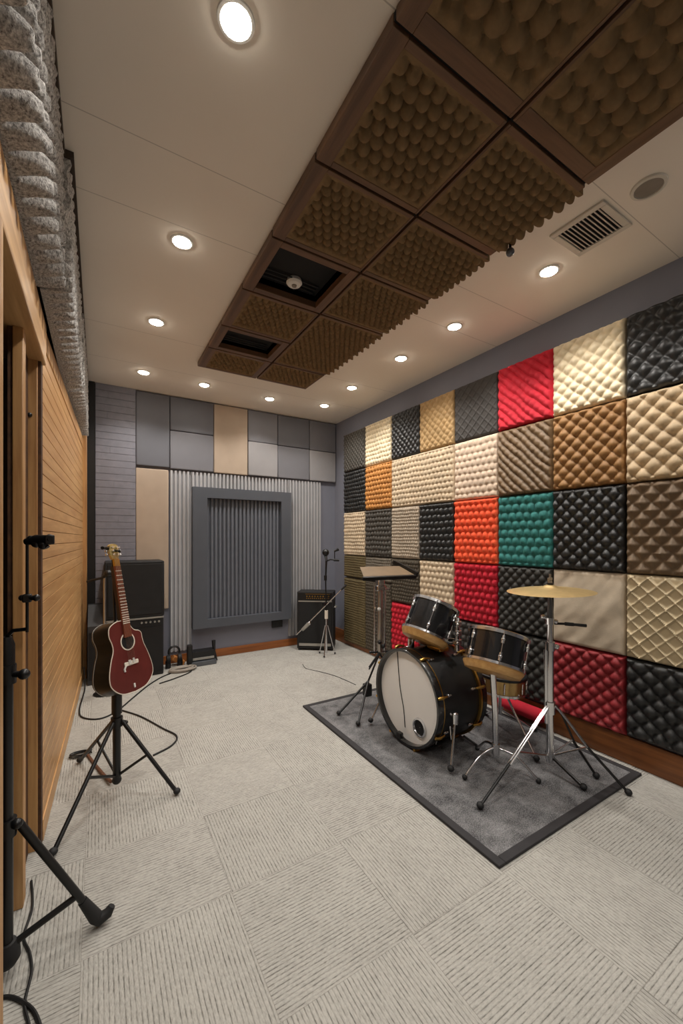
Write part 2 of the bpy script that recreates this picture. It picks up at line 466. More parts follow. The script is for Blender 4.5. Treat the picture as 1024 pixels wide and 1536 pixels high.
# ------------------------------------------------------------------ quilted panels on the right wall
def fr(x): return x-math.floor(x)
def tri(x): return 1-abs(2*fr(x)-1)
def pat_h(kind, a, b, p):
    n1 = noise.noise(V((a*9, b*9, 1.7)))*.008; a2 = a+n1; b2 = b-n1
    if kind == 'diamond':
        return (abs(math.sin(PI*(a2+b2)/p))*abs(math.sin(PI*(a2-b2)/p)))**.5
    if kind == 'egg':
        r = b2/p
        return (abs(math.sin(PI*(a2/p+.5*math.floor(r))))**.7)*(abs(math.sin(PI*r))**.6)
    if kind == 'diag':
        return abs(math.sin(PI*(a2-b2)/p))**.6*(.8+.2*abs(math.sin(PI*(a2+b2)/p))**.5)+noise.noise(V((a*40, b*40, 5)))*.12
    if kind == 'ridge':
        d = min(tri((a+b)/p), tri((a-b)/p))
        return .25+.75*math.exp(-(d/.1)**2)
    if kind == 'pyramid':
        return min(tri((a2+b2)/p), tri((a2-b2)/p))
    if kind == 'lines':
        d = min(tri((a2+b2)/p), tri((a2-b2)/p))
        return .45+.3*min(1, d*4)
    return .55+.5*noise.noise(V((a*5+b*3, b*4-a*2, 4)))+.25*noise.noise(V((a*13+b*9, b*8, 6)))

def quilt(y0, y1, z0, z1, kind, p, amp, m, label, xf=2.785, thick=None):
    name = 'quilted_panel'
    g = .003
    y0 -= g; y1 += g; z0 += g; z1 -= g
    ny = max(20, int((y0-y1)/.0066)); nzz = max(20, int((z1-z0)/.0066))
    vs = []; fs = []; oy = random.random(); oz = random.random()
    for j in range(nzz+1):
        for i in range(ny+1):
            y = y0+(y1-y0)*i/ny; z = z0+(z1-z0)*j/nzz
            e = min(y0-y, y-y1, z-z0, z1-z)
            fall = min(1, e/.022); fall = math.sqrt(max(0, 1-(1-fall)**2))
            h = pat_h(kind, y+oy, z+oz, p)*amp*(.35+.65*fall)
            wob = noise.noise(V((y*3, z*3, oy*9)))*.004
            x = xf-h*fall+(1-fall)*.016+wob*fall
            ed = .0025*noise.noise(V((y*11, z*11, 2)))
            vs.append((x, y+(ed if i in (0, ny) else 0), z+(ed if j in (0, nzz) else 0)))
    W = ny+1
    for j in range(nzz):
        for i in range(ny): fs.append([j*W+i, j*W+i+1, (j+1)*W+i+1, (j+1)*W+i])
    rim = list(range(W))+[j*W+ny for j in range(1, nzz+1)]+[nzz*W+i for i in range(ny-1, -1, -1)]+[j*W for j in range(nzz-1, 0, -1)]
    n = len(vs); R = len(rim)
    for q in rim: vs.append((XR-.0005, vs[q][1], vs[q][2]))
    for q in range(R): fs.append([rim[q], rim[(q+1) % R], n+(q+1) % R, n+q])
    fs.append([n+q for q in range(R)])
    mb = MB(); mb.add(vs, fs, True)
    return tag(mb.build(name, m, ang=60), label, 'acoustic panel', 'quilted panels on the right wall')

Yc = [4.53, 4.03, 3.52, 3.065, 2.60, 2.13, 1.67, 1.205, .71]
A0, A1, A2, A3, A4, A5 = 2.775, 2.272, 1.742, 1.185, .668, .175
D, E_ = .085, .052
PANELS = [
 (0, 1, A1, A0, 'diamond', .06, .018, 'q_char', 'speckled charcoal quilted panel in the top row, beside the far corner'),
 (1, 2, A1, A0, 'egg', .05, .018, 'q_cream', 'small brightly lit cream panel in the top row near the far corner'),
 (2, 3, A1, A0, 'diamond', .07, .016, 'q_black', 'black quilted panel in the top row between cream and tan panels'),
 (3, 4, A1, A0, 'diamond', .075, .014, 'q_tan', 'tan softly quilted panel in the top row between two dark panels'),
 (4, 5, A1, A0, 'ridge', .085, .012, 'q_chargrey', 'charcoal panel with crossed pale stitching, left of the bright red panel'),
 (5, 6, A1, A0, 'diag', .075, .026, 'q_red', 'bright red diagonally puckered panel in the top row'),
 (6, 7, A1, A0, 'diamond', .085, .026, 'q_cream', 'large glowing cream diamond quilted panel, right of the red top panel'),
 (7, 8, A1, A0, 'diamond', .1, .024, 'q_black', 'black diamond quilted panel in the top row at the right edge'),
 (0, 1, A2, A1, 'egg', .05, .02, 'q_black', 'black bumpy panel left of the golden orange panel by the far corner'),
 (1, 2, A2, A1, 'egg', .055, .02, 'q_gold', 'golden orange bumpy panel in the second row near the far corner'),
 (2, 4, A2, A1, 'egg', .052, .015, 'q_beige', 'extra wide beige bumpy panel under the black and tan top panels'),
 (4, 5, A2, A1, 'egg', .058, .014, 'q_pinkbeige', 'pinkish beige bumpy panel directly above the bright orange panel'),
 (5, 6, A2, A1, 'diag', .072, .026, 'q_brown', 'brown quilted panel directly below the bright red top-row panel'),
 (6, 7, A2, A1, 'diamond', .088, .028, 'q_ochre', 'ochre brown quilted panel directly below the glowing cream panel'),
 (7, 8, A2, A1, 'diamond', .1, .03, 'q_sand', 'sand beige quilted panel below the black panel at the right edge'),
 (0, 1, A3, A2, 'egg', .045, .016, 'q_beige', 'light beige bumpy panel in the third row beside the far corner'),
 (1, 2, A3, A2, 'egg', .055, .022, 'q_char', 'dark bumpy panel directly below the golden orange panel'),
 (2, 3, A3, A2, 'egg', .035, .014, 'q_greybeige', 'grey beige finely textured panel in the third row between two dark panels'),
 (3, 4, A3, A2, 'egg', .062, .024, 'q_black', 'black bumpy panel directly left of the bright orange panel'),
 (4, 5, A3, A2, 'egg', .06, .024, 'q_orange', 'bright orange bumpy panel'),
 (5, 6, A3, A2, 'egg', .065, .022, 'q_teal', 'teal green scalloped panel'),
 (6, 7, A3, A2, 'diamond', .085, .028, 'q_black', 'black quilted panel directly right of the teal panel'),
 (7, 8, A3, A2, 'pyramid', .1, .036, 'q_umber', 'brown panel with deep pyramid folds at the right edge'),
 (0, 1, .90, A3, 'egg', .03, .012, 'q_olive', 'short olive brown strip panel beside the far corner'),
 (1, 2, .90, A3, 'egg', .034, .012, 'q_grey', 'short dark grey speckled strip panel behind the music stand desk'),
 (0, 1, .05, .89, 'egg', .03, .012, 'q_olive', 'tall olive brown panel reaching the floor beside the far corner'),
 (1, 2, .05, .89, 'egg', .038, .014, 'q_darkbrown', 'tall dark brown woven panel reaching the floor behind the music stand'),
 (2, 3, .705, A3, 'egg', .038, .014, 'q_darkbrown', 'dark brown woven panel directly above the low red panel behind drums'),
 (2, 3, .05, .70, 'egg', .058, .024, 'q_crimson', 'low bright crimson bumpy panel left of the tilted tom drum'),
 (3, 4, A4, A3, 'egg', .058, .015, 'q_beige', 'beige bumpy panel directly left of the upper crimson panel'),
 (4, 5, A4, A3, 'egg', .06, .026, 'q_crimson', 'crimson bumpy panel directly below the bright orange panel'),
 (5, 6, A4, A3, 'diamond', .075, .026, 'q_darkchar', 'charcoal quilted panel directly below the teal panel'),
 (6, 7, A4, A3, 'plain', .1, .022, 'q_plain', 'plain tan unquilted panel with soft wrinkles behind the cymbal'),
 (7, 8, A4, A3, 'ridge', .088, .024, 'q_palecream', 'pale cream panel with raised diamond ridges at the right edge'),
 (3, 4, A5, A4, 'egg', .06, .024, 'q_darkchar', 'dark bumpy panel in the bottom row behind the bass drum'),
 (4, 5, A5, A4, 'egg', .06, .024, 'q_chargrey', 'dark grey bumpy panel in the bottom row behind the level drum'),
 (5, 6, A5+.01, A4, 'diamond', .085, .026, 'q_darkchar', 'charcoal quilted panel in bottom row left of the cymbal stand'),
 (6, 7, A5, A4, 'diamond', .085, .028, 'q_deepred', 'dark red quilted panel in the bottom row right of the cymbal stand'),
 (7, 8, A5+.01, A4, 'diamond', .1, .03, 'q_black', 'black quilted panel in the bottom row at the right edge'),
]
for c0, c1, z0, z1, kd, pp, amp, m, lab in PANELS:
    quilt(Yc[c0], Yc[c1], z0, z1, kd, pp, amp, m, lab)
bl = MB()
bl.tube([(2.755, 1.70, .105), (2.755, 1.74, .105), (2.755, 2.05, .105), (2.755, 2.09, .105)], [.03, .05, .05, .03], 16)
tag(bl.build('floor_bolster', 'q_crimson'), 'small red bolster on the floor under charcoal panel, behind the stands', 'cushion')

# ------------------------------------------------------------------ back wall panels
def flat(x0, x1, z0, z1, m, label, t=.045, bev=.01):
    o = MB().box(x0+.0025, x1-.0025, YB-t, YB-.0005, z0+.0025, z1-.0025, bev).build('wall_panel', m)
    return tag(o, label, 'acoustic panel', 'smooth padded panels on the back wall')
flat(.338, .678, 2.188, 2.99, 'pan_dark', 'tall dark grey padded panel at top left beside the brick')
flat(.678, 1.156, 2.61, 2.99, 'pan_dark', 'dark grey padded panel above a lighter one, left of tall beige')
flat(.678, 1.156, 2.18, 2.61, 'pan_grey', 'mid grey padded panel directly left of the tall beige one, lower')
flat(1.156, 1.566, 2.175, 2.99, 'pan_beige', 'tall beige padded panel in the top row below the ceiling')
flat(1.566, 1.957, 2.60, 2.99, 'pan_grey', 'grey padded panel touching the ceiling, right of tall beige panel')
flat(1.566, 1.957, 2.18, 2.60, 'pan_light', 'light grey padded panel above the framed absorber, right of beige', .055)
flat(1.957, 2.411, 2.595, 2.99, 'pan_dark', 'wide dark grey padded panel touching the ceiling, second from the corner')
flat(1.957, 2.411, 2.18, 2.595, 'pan_grey', 'medium grey padded panel just above the right ribbed strip')
flat(2.411, XR-.01, 2.59, 2.99, 'pan_grey', 'grey padded panel touching the ceiling in the far right corner')
flat(2.411, XR-.01, 2.18, 2.59, 'pan_light', 'pale grey padded panel in the far right corner, lower')
flat(.338, .668, .62, 2.165, 'pan_beige', 'tall beige padded panel behind the black speaker', .04)

def ribs(x0, x1, z0, z1, pitch, depth, yb):
    prof = []; x = x0
    while x < x1-1e-4:
        w = min(pitch, x1-x)
        prof += [(x, 0), (x+w*.12, depth), (x+w*.55, depth), (x+w*.68, 0)]
        x += w
    prof.append((x1, 0))
    vs = [(x, yb-.008-d, z0) for x, d in prof]+[(x, yb-.008-d, z1) for x, d in prof]
    n = len(prof)
    fs = [[i, i+1, n+i+1, n+i] for i in range(n-1)]
    vs += [(x0, yb, z0), (x1, yb, z0), (x0, yb, z1), (x1, yb, z1)]
    q = 2*n
    fs += [[q, q+1, q+3, q+2], [q]+list(range(n))+[q+1], [q+2]+list(range(n, 2*n))+[q+3], [q, 0, n, q+2], [q+1, n-1, 2*n-1, q+3]]
    return MB().add(vs, fs)
tag(ribs(.682, .91, .13, 2.165, .044, .026, YB-.0005).build('ribbed_panel', 'ribbed'), 'tall light grey ribbed panel left of the dark frame', 'acoustic panel', 'ribbed panels around the dark frame')
tag(ribs(.912, 2.118, 1.995, 2.165, .044, .026, YB-.0005).build('ribbed_panel', 'ribbed'), 'long low light grey ribbed strip above the dark frame', 'acoustic panel', 'ribbed panels around the dark frame')
tag(ribs(2.12, 2.60, .13, 2.165, .044, .026, YB-.0005).build('ribbed_panel', 'ribbed'), 'tall light grey ribbed panel right of the dark frame behind amplifier', 'acoustic panel', 'ribbed panels around the dark frame')
t = thing('absorber_frame', (1.5, YB, .37), 'large dark grey framed absorber with vertical ribs hung on the back wall', 'acoustic panel')
x0, x1, z0, z1 = .912, 2.118, .37, 1.992; ix0, ix1, iz0, iz1 = 1.07, 1.985, .47, 1.872
f = MB()
for a in ((x0, ix0, z0, z1), (ix1, x1, z0, z1), (ix0, ix1, z0, iz0), (ix0, ix1, iz1, z1)):
    f.box(a[0], a[1], 4.74, YB-.001, a[2], a[3])
f.build('frame', 'frame_grey', t)
ribs(ix0, ix1, iz0, iz1, .048, .024, 4.815).build('ribbed_insert', 'rib_dark', t)
t = thing('wall_outlet', (1.93, YB, .27), 'small black wall outlet just below the dark framed absorber', 'outlet')
MB().box(1.89, 2.03, YB-.03, YB-.001, .262, .352, .004).build('cover_plate', 'black_metal', t)
MB().box(1.92, 1.95, YB-.034, YB-.028, .29, .33).box(1.97, 2.0, YB-.034, YB-.028, .29, .33).build('socket', 'rubber', t)

# ------------------------------------------------------------------ ceiling cloud
ZF = 2.957
Xa, Xb, Xc = .757, 1.312, 1.85
def cfoam(x0, x1, y0, y1, pitch, amp, edge_right=False):
    nx = int((x1-x0)/pitch*9); ny = int((y1-y0)/pitch*9)
    vs = []; fs = []; W = nx+1
    for j in range(ny+1):
        for i in range(W):
            x = x0+(x1-x0)*i/nx; y = y0+(y1-y0)*j/ny
            a = (x-x0)/pitch; r = (y-y0)/(pitch*.866)
            d2 = 9
            for rj in (math.floor(r), math.floor(r)+1):
                o = .5*(rj % 2); ai = round(a-o)+o
                d2 = min(d2, (a-ai)**2+((r-rj)*.866)**2)
            h = math.sqrt(max(0, 1-d2/.27))
            h *= 1+.12*noise.noise(V((x*20, y*20, 3)))
            e = min(x-x0, y-y0, y1-y) if edge_right else min(x-x0, x1-x, y-y0, y1-y)
            mg = max(0, min(1, 1.5-e/.022))
            zz = 2.992-(h*amp if edge_right else h*amp*.92)
            zz = zz*(1-mg)+(ZF+.003)*mg
            if edge_right: x += max(0, 1-(x1-x)/.03)*(h-.4)*.03
            vs.append((x, y, zz))
    for j in range(ny):
        for i in range(nx): fs.append([j*W+i, j*W+i+1, (j+1)*W+i+1, (j+1)*W+i])
    rim = list(range(W))+[j*W+nx for j in range(1, ny+1)]+[ny*W+i for i in range(nx-1, -1, -1)]+[j*W for j in range(ny-1, 0, -1)]
    n = len(vs); R = len(rim)
    for q in rim: vs.append((vs[q][0], vs[q][1], 2.996))
    for q in range(R): fs.append([rim[q], rim[(q+1) % R], n+(q+1) % R, n+q])
    fs.append([n+q for q in range(R)])
    mb = MB(); mb.add(vs, fs, True); return mb
def cframe(t, x0, x1, y0, y1, wl, wr, wn, wf):
    g = .0065; x0 += g; x1 -= g; y0 += g; y1 -= g
    if wl: MB().box(x0, x0+wl, y0, y1, ZF, 2.999, .003).build('side_rail', 'cloud_wood', t)
    if wr: MB().box(x1-wr, x1, y0, y1, ZF, 2.999, .003).build('side_rail', 'cloud_wood', t)
    if wn: MB().box(x0+wl, x1-wr, y0, y0+wn, ZF, 2.999, .003).build('cross_rail', 'cloud_wood_x', t)
    if wf: MB().box(x0+wl, x1-wr, y1-wf, y1, ZF, 2.999, .003).build('cross_rail', 'cloud_wood_x', t)
    return x0+wl, x1-wr, y0+wn, y1-wf
G = 'framed panels of the ceiling cloud'
def cpanel(x0, x1, y0, y1, w, pitch, amp, label, er=False):
    t = thing('ceiling_panel', ((x0+x1)/2, (y0+y1)/2, 2.999), label, 'ceiling panel', G)
    a = cframe(t, x0, x1, y0, y1, *w)
    cfoam(a[0]-.001, a[1]+(.02 if er else .001), a[2]-.001, a[3]+.001, pitch, amp, er).build('foam_insert', 'cloud_foam', t, ang=80)
Yr = [.40, .95, 1.465, 1.95, 2.45, 2.945, 3.345, 3.77]
cpanel(Xa, Xb, .40, Yr[1], (.065, .012, .03, .062), .083, .05, 'nearest left brown foam ceiling panel, over the near wooden crossbar')
cpanel(Xb, Xc, .40, Yr[1], (.012, .06, .03, .062), .083, .05, 'nearest right brown foam ceiling panel, beside the round ceiling speaker')
cpanel(Xa, Xb, Yr[1], Yr[2], (.065, .012, .028, .028), .058, .047, 'left brown foam ceiling panel, second row from the camera')
cpanel(Xb, Xc, Yr[1], Yr[2], (.012, 0, .028, .04), .058, .047, 'right brown foam ceiling panel with jagged edge beside the air vent', True)
cpanel(Xa, Xb, Yr[2], Yr[3], (.065, .012, .02, .028), .052, .045, 'left brown foam ceiling panel just before the opening with detector')
cpanel(Xb, Xc, Yr[2], Yr[3], (.012, 0, .02, .028), .052, .047, 'right brown foam ceiling panel, third row, with ragged right edge', True)
cpanel(Xb, Xc, Yr[3], Yr[4], (.012, 0, .018, .018), .046, .043, 'right brown foam ceiling panel level with the detector opening', True)
cpanel(Xa, Xb, Yr[4], Yr[5], (.065, .012, .02, .03), .046, .042, 'left brown foam ceiling panel between the two dark openings')
cpanel(Xb, Xc, Yr[4], Yr[6], (.012, 0, .018, .018), .046, .043, 'long right brown foam ceiling panel beside the farther dark opening', True)
cpanel(Xa, Xb, Yr[6], Yr[7], (.065, .05, .03, .03), .046, .042, 'farthest left brown foam ceiling panel')
cpanel(Xb, Xc, Yr[6], Yr[7], (.012, .012, .018, .03), .046, .042, 'farthest right brown foam ceiling panel')
gk = MB(); gk.box(Xb-.008, Xb+.008, .4, Yr[7], 2.972, 2.999)  # black strips stand in for the shade in the panel gaps
for q in (1, 2, 3, 4): gk.box(Xa+.01, Xc-.01, Yr[q]-.008, Yr[q]+.008, 2.972, 2.999)
for q in (5, 6): gk.box(Xa+.01, Xb, Yr[q]-.008, Yr[q]+.008, 2.972, 2.999)
gk.box(Xb, Xc-.01, Yr[6]-.008, Yr[6]+.008, 2.972, 2.999)
tag(gk.build('gap_shade_strips', 'void_black'), 'thin black strips painted as shade in the gaps between ceiling cloud panels', 'grid')
for (y0, y1, h, lab) in ((Yr[3], Yr[4], holes[0], 'open dark ceiling recess holding the round white detector'),
                         (Yr[5], Yr[6], holes[1], 'farther empty dark recess in the ceiling cloud')):
    t = thing('ceiling_recess', ((Xa+Xb)/2, (y0+y1)/2, 2.999), lab, 'ceiling panel', G)
    cframe(t, Xa, Xb, y0, y1, .065, .055, .045, .045)
    a, b_, p0, p1 = h; k = MB()
    k.box(a-.01, b_+.01, p0-.01, p1+.01, 3.035, 3.045)
    k.box(a-.01, a, p0, p1, 3.0, 3.035); k.box(b_, b_+.01, p0, p1, 3.0, 3.035)
    k.box(a, b_, p0-.01, p0, 3.0, 3.035); k.box(a, b_, p1, p1+.01, 3.0, 3.035)
    k.build('recess_box', 'void_black', t)
    for q in range(3):
      k = MB(); k.tube([(a+.03, p1-.04-.035*q, 3.026), ((a+b_)/2, p1-.05-.035*q, 3.02), (b_-.03, p1-.035-.035*q, 3.027)], .005, 8)
      k.build('cable', 'rubber', t)
t = thing('smoke_detector', (1.055, 2.315, 3.034), 'round white detector inside the dark ceiling recess', 'detector')
MB().lathe([(0, 0), (.045, 0), (.05, -.02), (.04, -.032), (0, -.036)], Matrix.Translation((1.055, 2.315, 3.034))).build('housing', 'white_plastic', t)
MB().lathe([(0, -.034), (.016, -.034), (.014, -.042), (0, -.043)], Matrix.Translation((1.055, 2.315, 3.034))).build('sensor_cap', 'speaker_mesh', t)
MB().tube([(1.055, 2.315, 3.03), (1.08, 2.36, 3.028), (1.09, 2.395, 3.028)], .008, 8).build('conduit', 'rubber', t)
t = thing('sensor_ball', (1.872, 1.355, 2.99), 'small grey ball sensor at the jagged edge of the ceiling cloud', 'sensor')
MB().ball((1.872, 1.355, 2.925), .022).build('ball', 'grey_gunmetal', t)
MB().cyl((1.872, 1.355, 2.94), (1.872, 1.355, 3.0), .007).build('stem', 'black_metal', t)
# vent
t = thing('air_vent', (2.17, 1.1, 2.999), 'white rectangular air vent in the ceiling beside the cloud', 'vent')
f = MB()
for a in ((2.03, 2.06, .97, 1.235), (2.285, 2.315, .97, 1.235), (2.06, 2.285, .97, 1.0), (2.06, 2.285, 1.205, 1.235)): f.box(a[0], a[1], a[2], a[3], 2.988, 2.999, .003)
f.build('frame', 'vent_white', t)
MB().box(2.06, 2.285, 1.0, 1.205, 2.997, 2.999).build('backing', 'void_black', t)
for q in range(11):
    y = 1.009+.0187*q
    MB(Matrix.Translation((0, y, 2.991)) @ Matrix.Rotation(.5, 4, 'X')).box(2.062, 2.283, -.0042, .0042, -.0012, .0012).build('slat', 'vent_white', t)
t = thing('ceiling_speaker', (2.135, .83, 2.999), 'round white ceiling speaker with grey mesh near the right wall', 'speaker')
Tm = Matrix.Translation((2.135, .83, 2.999))
MB().lathe([(.056, 0), (.07, 0), (.068, -.008), (.056, -.01), (.054, -.004)], Tm, 36).build('rim', 'vent_white', t)
MB().lathe([(.0555, -.001), (.054, -.005), (0, -.007)], Tm, 36).build('mesh_grille', 'speaker_mesh', t)

# ------------------------------------------------------------------ downlights
POWER = 32
def downlight(x, y, label, vis=True, pw=1.0):
    t = thing('ceiling_light', (x, y, 2.999), label, 'ceiling light', 'recessed ceiling downlights')
    T = Matrix.Translation((x, y, 2.999))
    MB().lathe([(.046, 0), (.058, 0), (.056, -.005), (.047, -.007), (.045, -.001)], T, 32).build('trim_ring', 'white_plastic', t)
    MB().lathe([(.0465, 0), (.0465, -.006), (.036, -.012), (.02, -.015), (0, -.016)], T, 32).build('lamp', 'lamp', t)
    l = bpy.data.lights.new('downlight_beam', 'SPOT'); l.energy = POWER*pw; l.color = (1, .96, .90)
    l.spot_size = math.radians(128); l.spot_blend = .7; l.shadow_soft_size = .045
    o = bpy.data.objects.new('downlight_beam', l); COL.objects.link(o); o.location = (x, y, 2.978)
for x, y, lab, pw in [
 (.362, 1.224, 'nearest and largest downlight, left of the ceiling cloud', 1),
 (.383, 2.285, 'second downlight of the left row, counted from the camera', 1),
 (.362, 3.228, 'third downlight of the left row, counted from the camera', 1),
 (.368, 4.266, 'farthest downlight of the left row, near the brick pier', 1),
 (.936, 4.29, 'downlight near the back wall, just beyond the end of the cloud', .8),
 (1.668, 4.33, 'downlight near the back wall above the dark framed absorber', .8),
 (2.315, 4.21, 'downlight nearest the far right corner of the ceiling', .8),
 (2.288, 3.56, 'fourth downlight of the right row, counted from the camera', 1.25),
 (2.288, 2.756, 'third downlight of the right row, counted from the camera', 1),
 (2.288, 2.133, 'second downlight of the right row, counted from the camera', 1),
 (2.297, 1.40, 'nearest downlight of the right row, just past the air vent', 1.3),
 (.36, .2, 'added unseen fill downlight above the camera near the left wall', 1), (2.29, .5, 'added fill downlight out of view by right wall near vent', 1),  # unseen downlights from here on, added as fill light
 (.5, -.9, 'added rear left fill downlight behind the camera', 1), (2.29, -.6, 'added rear right fill downlight behind the camera', 1)]:
    downlight(x, y, lab, pw=pw)

# ------------------------------------------------------------------ rug
t = thing('rug', (2.1, 2.05, 0), 'dark grey rectangular rug with a black bound edge under the drum kit', 'rug')
MB().box(1.49, 2.70, 1.14, 2.97, .0, .012).build('pile', 'rug', t)
r = MB()
r.box(1.448, 1.49, 1.10, 3.01, 0, .015, .004); r.box(2.70, 2.742, 1.10, 3.01, 0, .015, .004)
r.box(1.49, 2.70, 1.10, 1.142, 0, .015, .004); r.box(1.49, 2.70, 2.968, 3.01, 0, .015, .004)
r.build('border', 'rug_border', t)
RZ = .013

# ------------------------------------------------------------------ drums
def lug(p, out, axis, m='chrome', l=.03, r=.008, name='lug', parent=None):
    p = V(p); out = V(out).normalized(); axis = V(axis).normalized()
    k = MB(); k.tube([p-axis*l/2+out*.008, p+axis*l/2+out*.008], [r, r*.8], 10)
    k.ball(p+out*.006, r*1.25, 10)
    return k.build(name, m, parent)
# bass drum
bx, by, bz, R, Lb = 1.755, 2.075, .336, .318, .44
t = thing('bass_drum', (bx+.2, by, RZ), 'black bass drum lying on its side with a white front head', 'drum')
fm = frame((bx, by, bz), (1, 0, 0), (0, 0, 1))
MB().lathe([(R-.016, .03), (R-.012, .03), (R-.012, Lb-.03), (R-.02, Lb-.03)], fm, 64).build('shell', 'drum_satin', t)
h = MB()
h.lathe([(R-.016, -.004), (R, -.006), (R+.003, .0), (R+.003, .04), (R-.012, .044), (R-.018, .036), (R-.02, .03), (R-.016, -.004)], fm, 64)
h.build('front_hoop', 'drum_black', t)
MB().lathe([(R-.03, Lb-.006), (R, Lb-.004), (R+.002, Lb-.03), (R+.002, Lb-.046), (R-.012, Lb-.05), (R-.03, Lb-.006)], fm, 64).build('rear_hoop', 'drum_black', t)
MB().lathe([(R-.0115, Lb-.07), (R+.004, Lb-.068), (R+.004, Lb-.052), (R-.0115, Lb-.05)], fm, 64).build('gold_band', 'gold', t)
MB().lathe([(R-.0115, .042), (R+.0015, .043), (R+.0015, .05), (R-.0115, .052)], fm, 64).build('gold_band', 'gold', t)
hd = MB().lathe([(0, .030), (.15, .0302), (R-.018, .031), (R-.018, .036), (0, .037)], fm, 64).build('front_head', 'drum_head', t)
MB().lathe([(R-.03, Lb-.016), (0, Lb-.016), (0, Lb-.012), (R-.03, Lb-.012)], fm, 48).build('rear_head', 'drum_head', t)
def bp(a, r, d): return V((bx+d, by+r*math.cos(a), bz+r*math.sin(a)))    # a=0 -> +Y (left in view)
k = MB(); k.tube(spline([bp(1.18, R-.022, .0275), V((bx+.0275, by+.085, bz+.05)), V((bx+.0275, by+.045, bz-.1)), V((bx+.0275, by+.03, bz-.22))]), .003, 6)
k.build('head_seam', 'black_metal', hd)
po = V((bx+.029, by-.115, bz-.165)); pm = frame(po, (-1, 0, 0))
MB().lathe([(.05, 0), (.062, 0), (.06, .009), (.05, .01), (.046, .002)], pm, 32).build('port_ring', 'chrome', hd)
MB().lathe([(.05, .0005), (.02, -.001), (0, -.0015)], pm, 32).build('port_opening', 'void_black', hd)
k = MB(); k.box(bx-.028, bx+.003, by+.015, by+.06, bz-.285, bz-.245, .006); k.tube([(bx-.012, by+.04, bz-.25), (bx-.014, by-.02, bz-.27)], .005, 8)
k.build('hoop_clamp', 'black_metal', t)
for i in range(8):
    a = PI/8+i*PI/4+.1
    for d, sgn in ((.02, 1), (Lb-.05, -1)):
        o = V((0, math.cos(a), math.sin(a)))
        k = MB(); p = bp(a, R+.004, d)
        k.tube([p-V((.022*sgn, 0, 0))+o*.004, p+V((.004*sgn, 0, 0))+o*.012, p+V((.03*sgn, 0, 0))+o*.01, p+V((.055*sgn, 0, 0))+o*.004], [.009, .011, .007, .006], 10)
        k.build('claw_hook', 'gold', t)
        lug(bp(a, R-.012, d+sgn*.075), o, (1, 0, 0), 'chrome', .04, .008, 'lug', t)
# spurs
def spur(p0, p1, m='chrome'):
    k = MB(); k.cyl(V(p0)-V((0, 0, .03)), V(p0)+V((0, 0, .03)), .017, .02, 14); k.ball(V(p0)+V((0, 0, .03)), .02, 12, .5)
    k.tube([p0, p1], .007, 10)
    s_ = k.build('spur', m, t)
    MB().ball(V(p1)+V((0, 0, .013)), .02, 14, .9).build('rubber_foot', 'rubber', s_)
spur((1.86, by-R-.028, .30), (1.775, 1.683, .032))
k = MB(); k.tube([(1.86, by-R-.028, .30), (1.86, by-R+.01, .31)], .011); k.tube([(1.845, by-R-.03, .24), (1.825, by-R-.02, .26), (1.83, by-R-.026, .18)], .004); k.build('spur_bracket', 'chrome', t)
spur((1.86, by+R+.02, .28), (1.735, 2.44, .032))
k = MB(); k.tube([(1.86, by+R+.02, .28), (1.86, by+R-.02, .28)], .011); k.build('spur_bracket', 'chrome', t)
k = MB(); k.tube([bp(-2.28, R+.004, .08), bp(-2.32, R+.03, .075)+V((-.0, 0, .11))], .004, 8); k.build('tension_key', 'chrome', t)
k = MB(); k.tube([(2.12, by-R+.14, .06), (2.16, by-R+.06, RZ+.008)], .007); k.build('cradle_leg', 'black_metal', t)
k = MB(); k.tube([(2.12, by+R-.14, .06), (2.16, by+R-.06, RZ+.008)], .007); k.build('cradle_leg', 'black_metal', t)
# tom mount on the bass drum
k = MB(); k.cyl((1.99, 2.0, bz+R-.02), (1.99, 2.0, bz+R+.05), .03, .026); k.box(1.94, 2.03, 1.94, 2.06, bz+R-.014, bz+R+.014, .008)
k.build('mount_plate', 'gold', t)
k = MB(); k.cyl((1.885, 2.16, bz+R-.03), (1.885, 2.16, bz+R+.04), .022, .024); k.build('mount_socket', 'chrome', t)
k = MB(); k.cyl((2.02, 1.86, .66), (2.02, 1.86, .88), .017); k.tube([(2.0, 1.98, .7), (2.015, 1.92, .71), (2.02, 1.86, .72)], .02)
for z_ in (.72, .78, .84): k.box(1.995, 2.045, 1.84, 1.88, z_-.018, z_+.018, .006); k.ball((1.995, 1.835, z_), .012)
k.build('tom_holder', 'chrome', t)

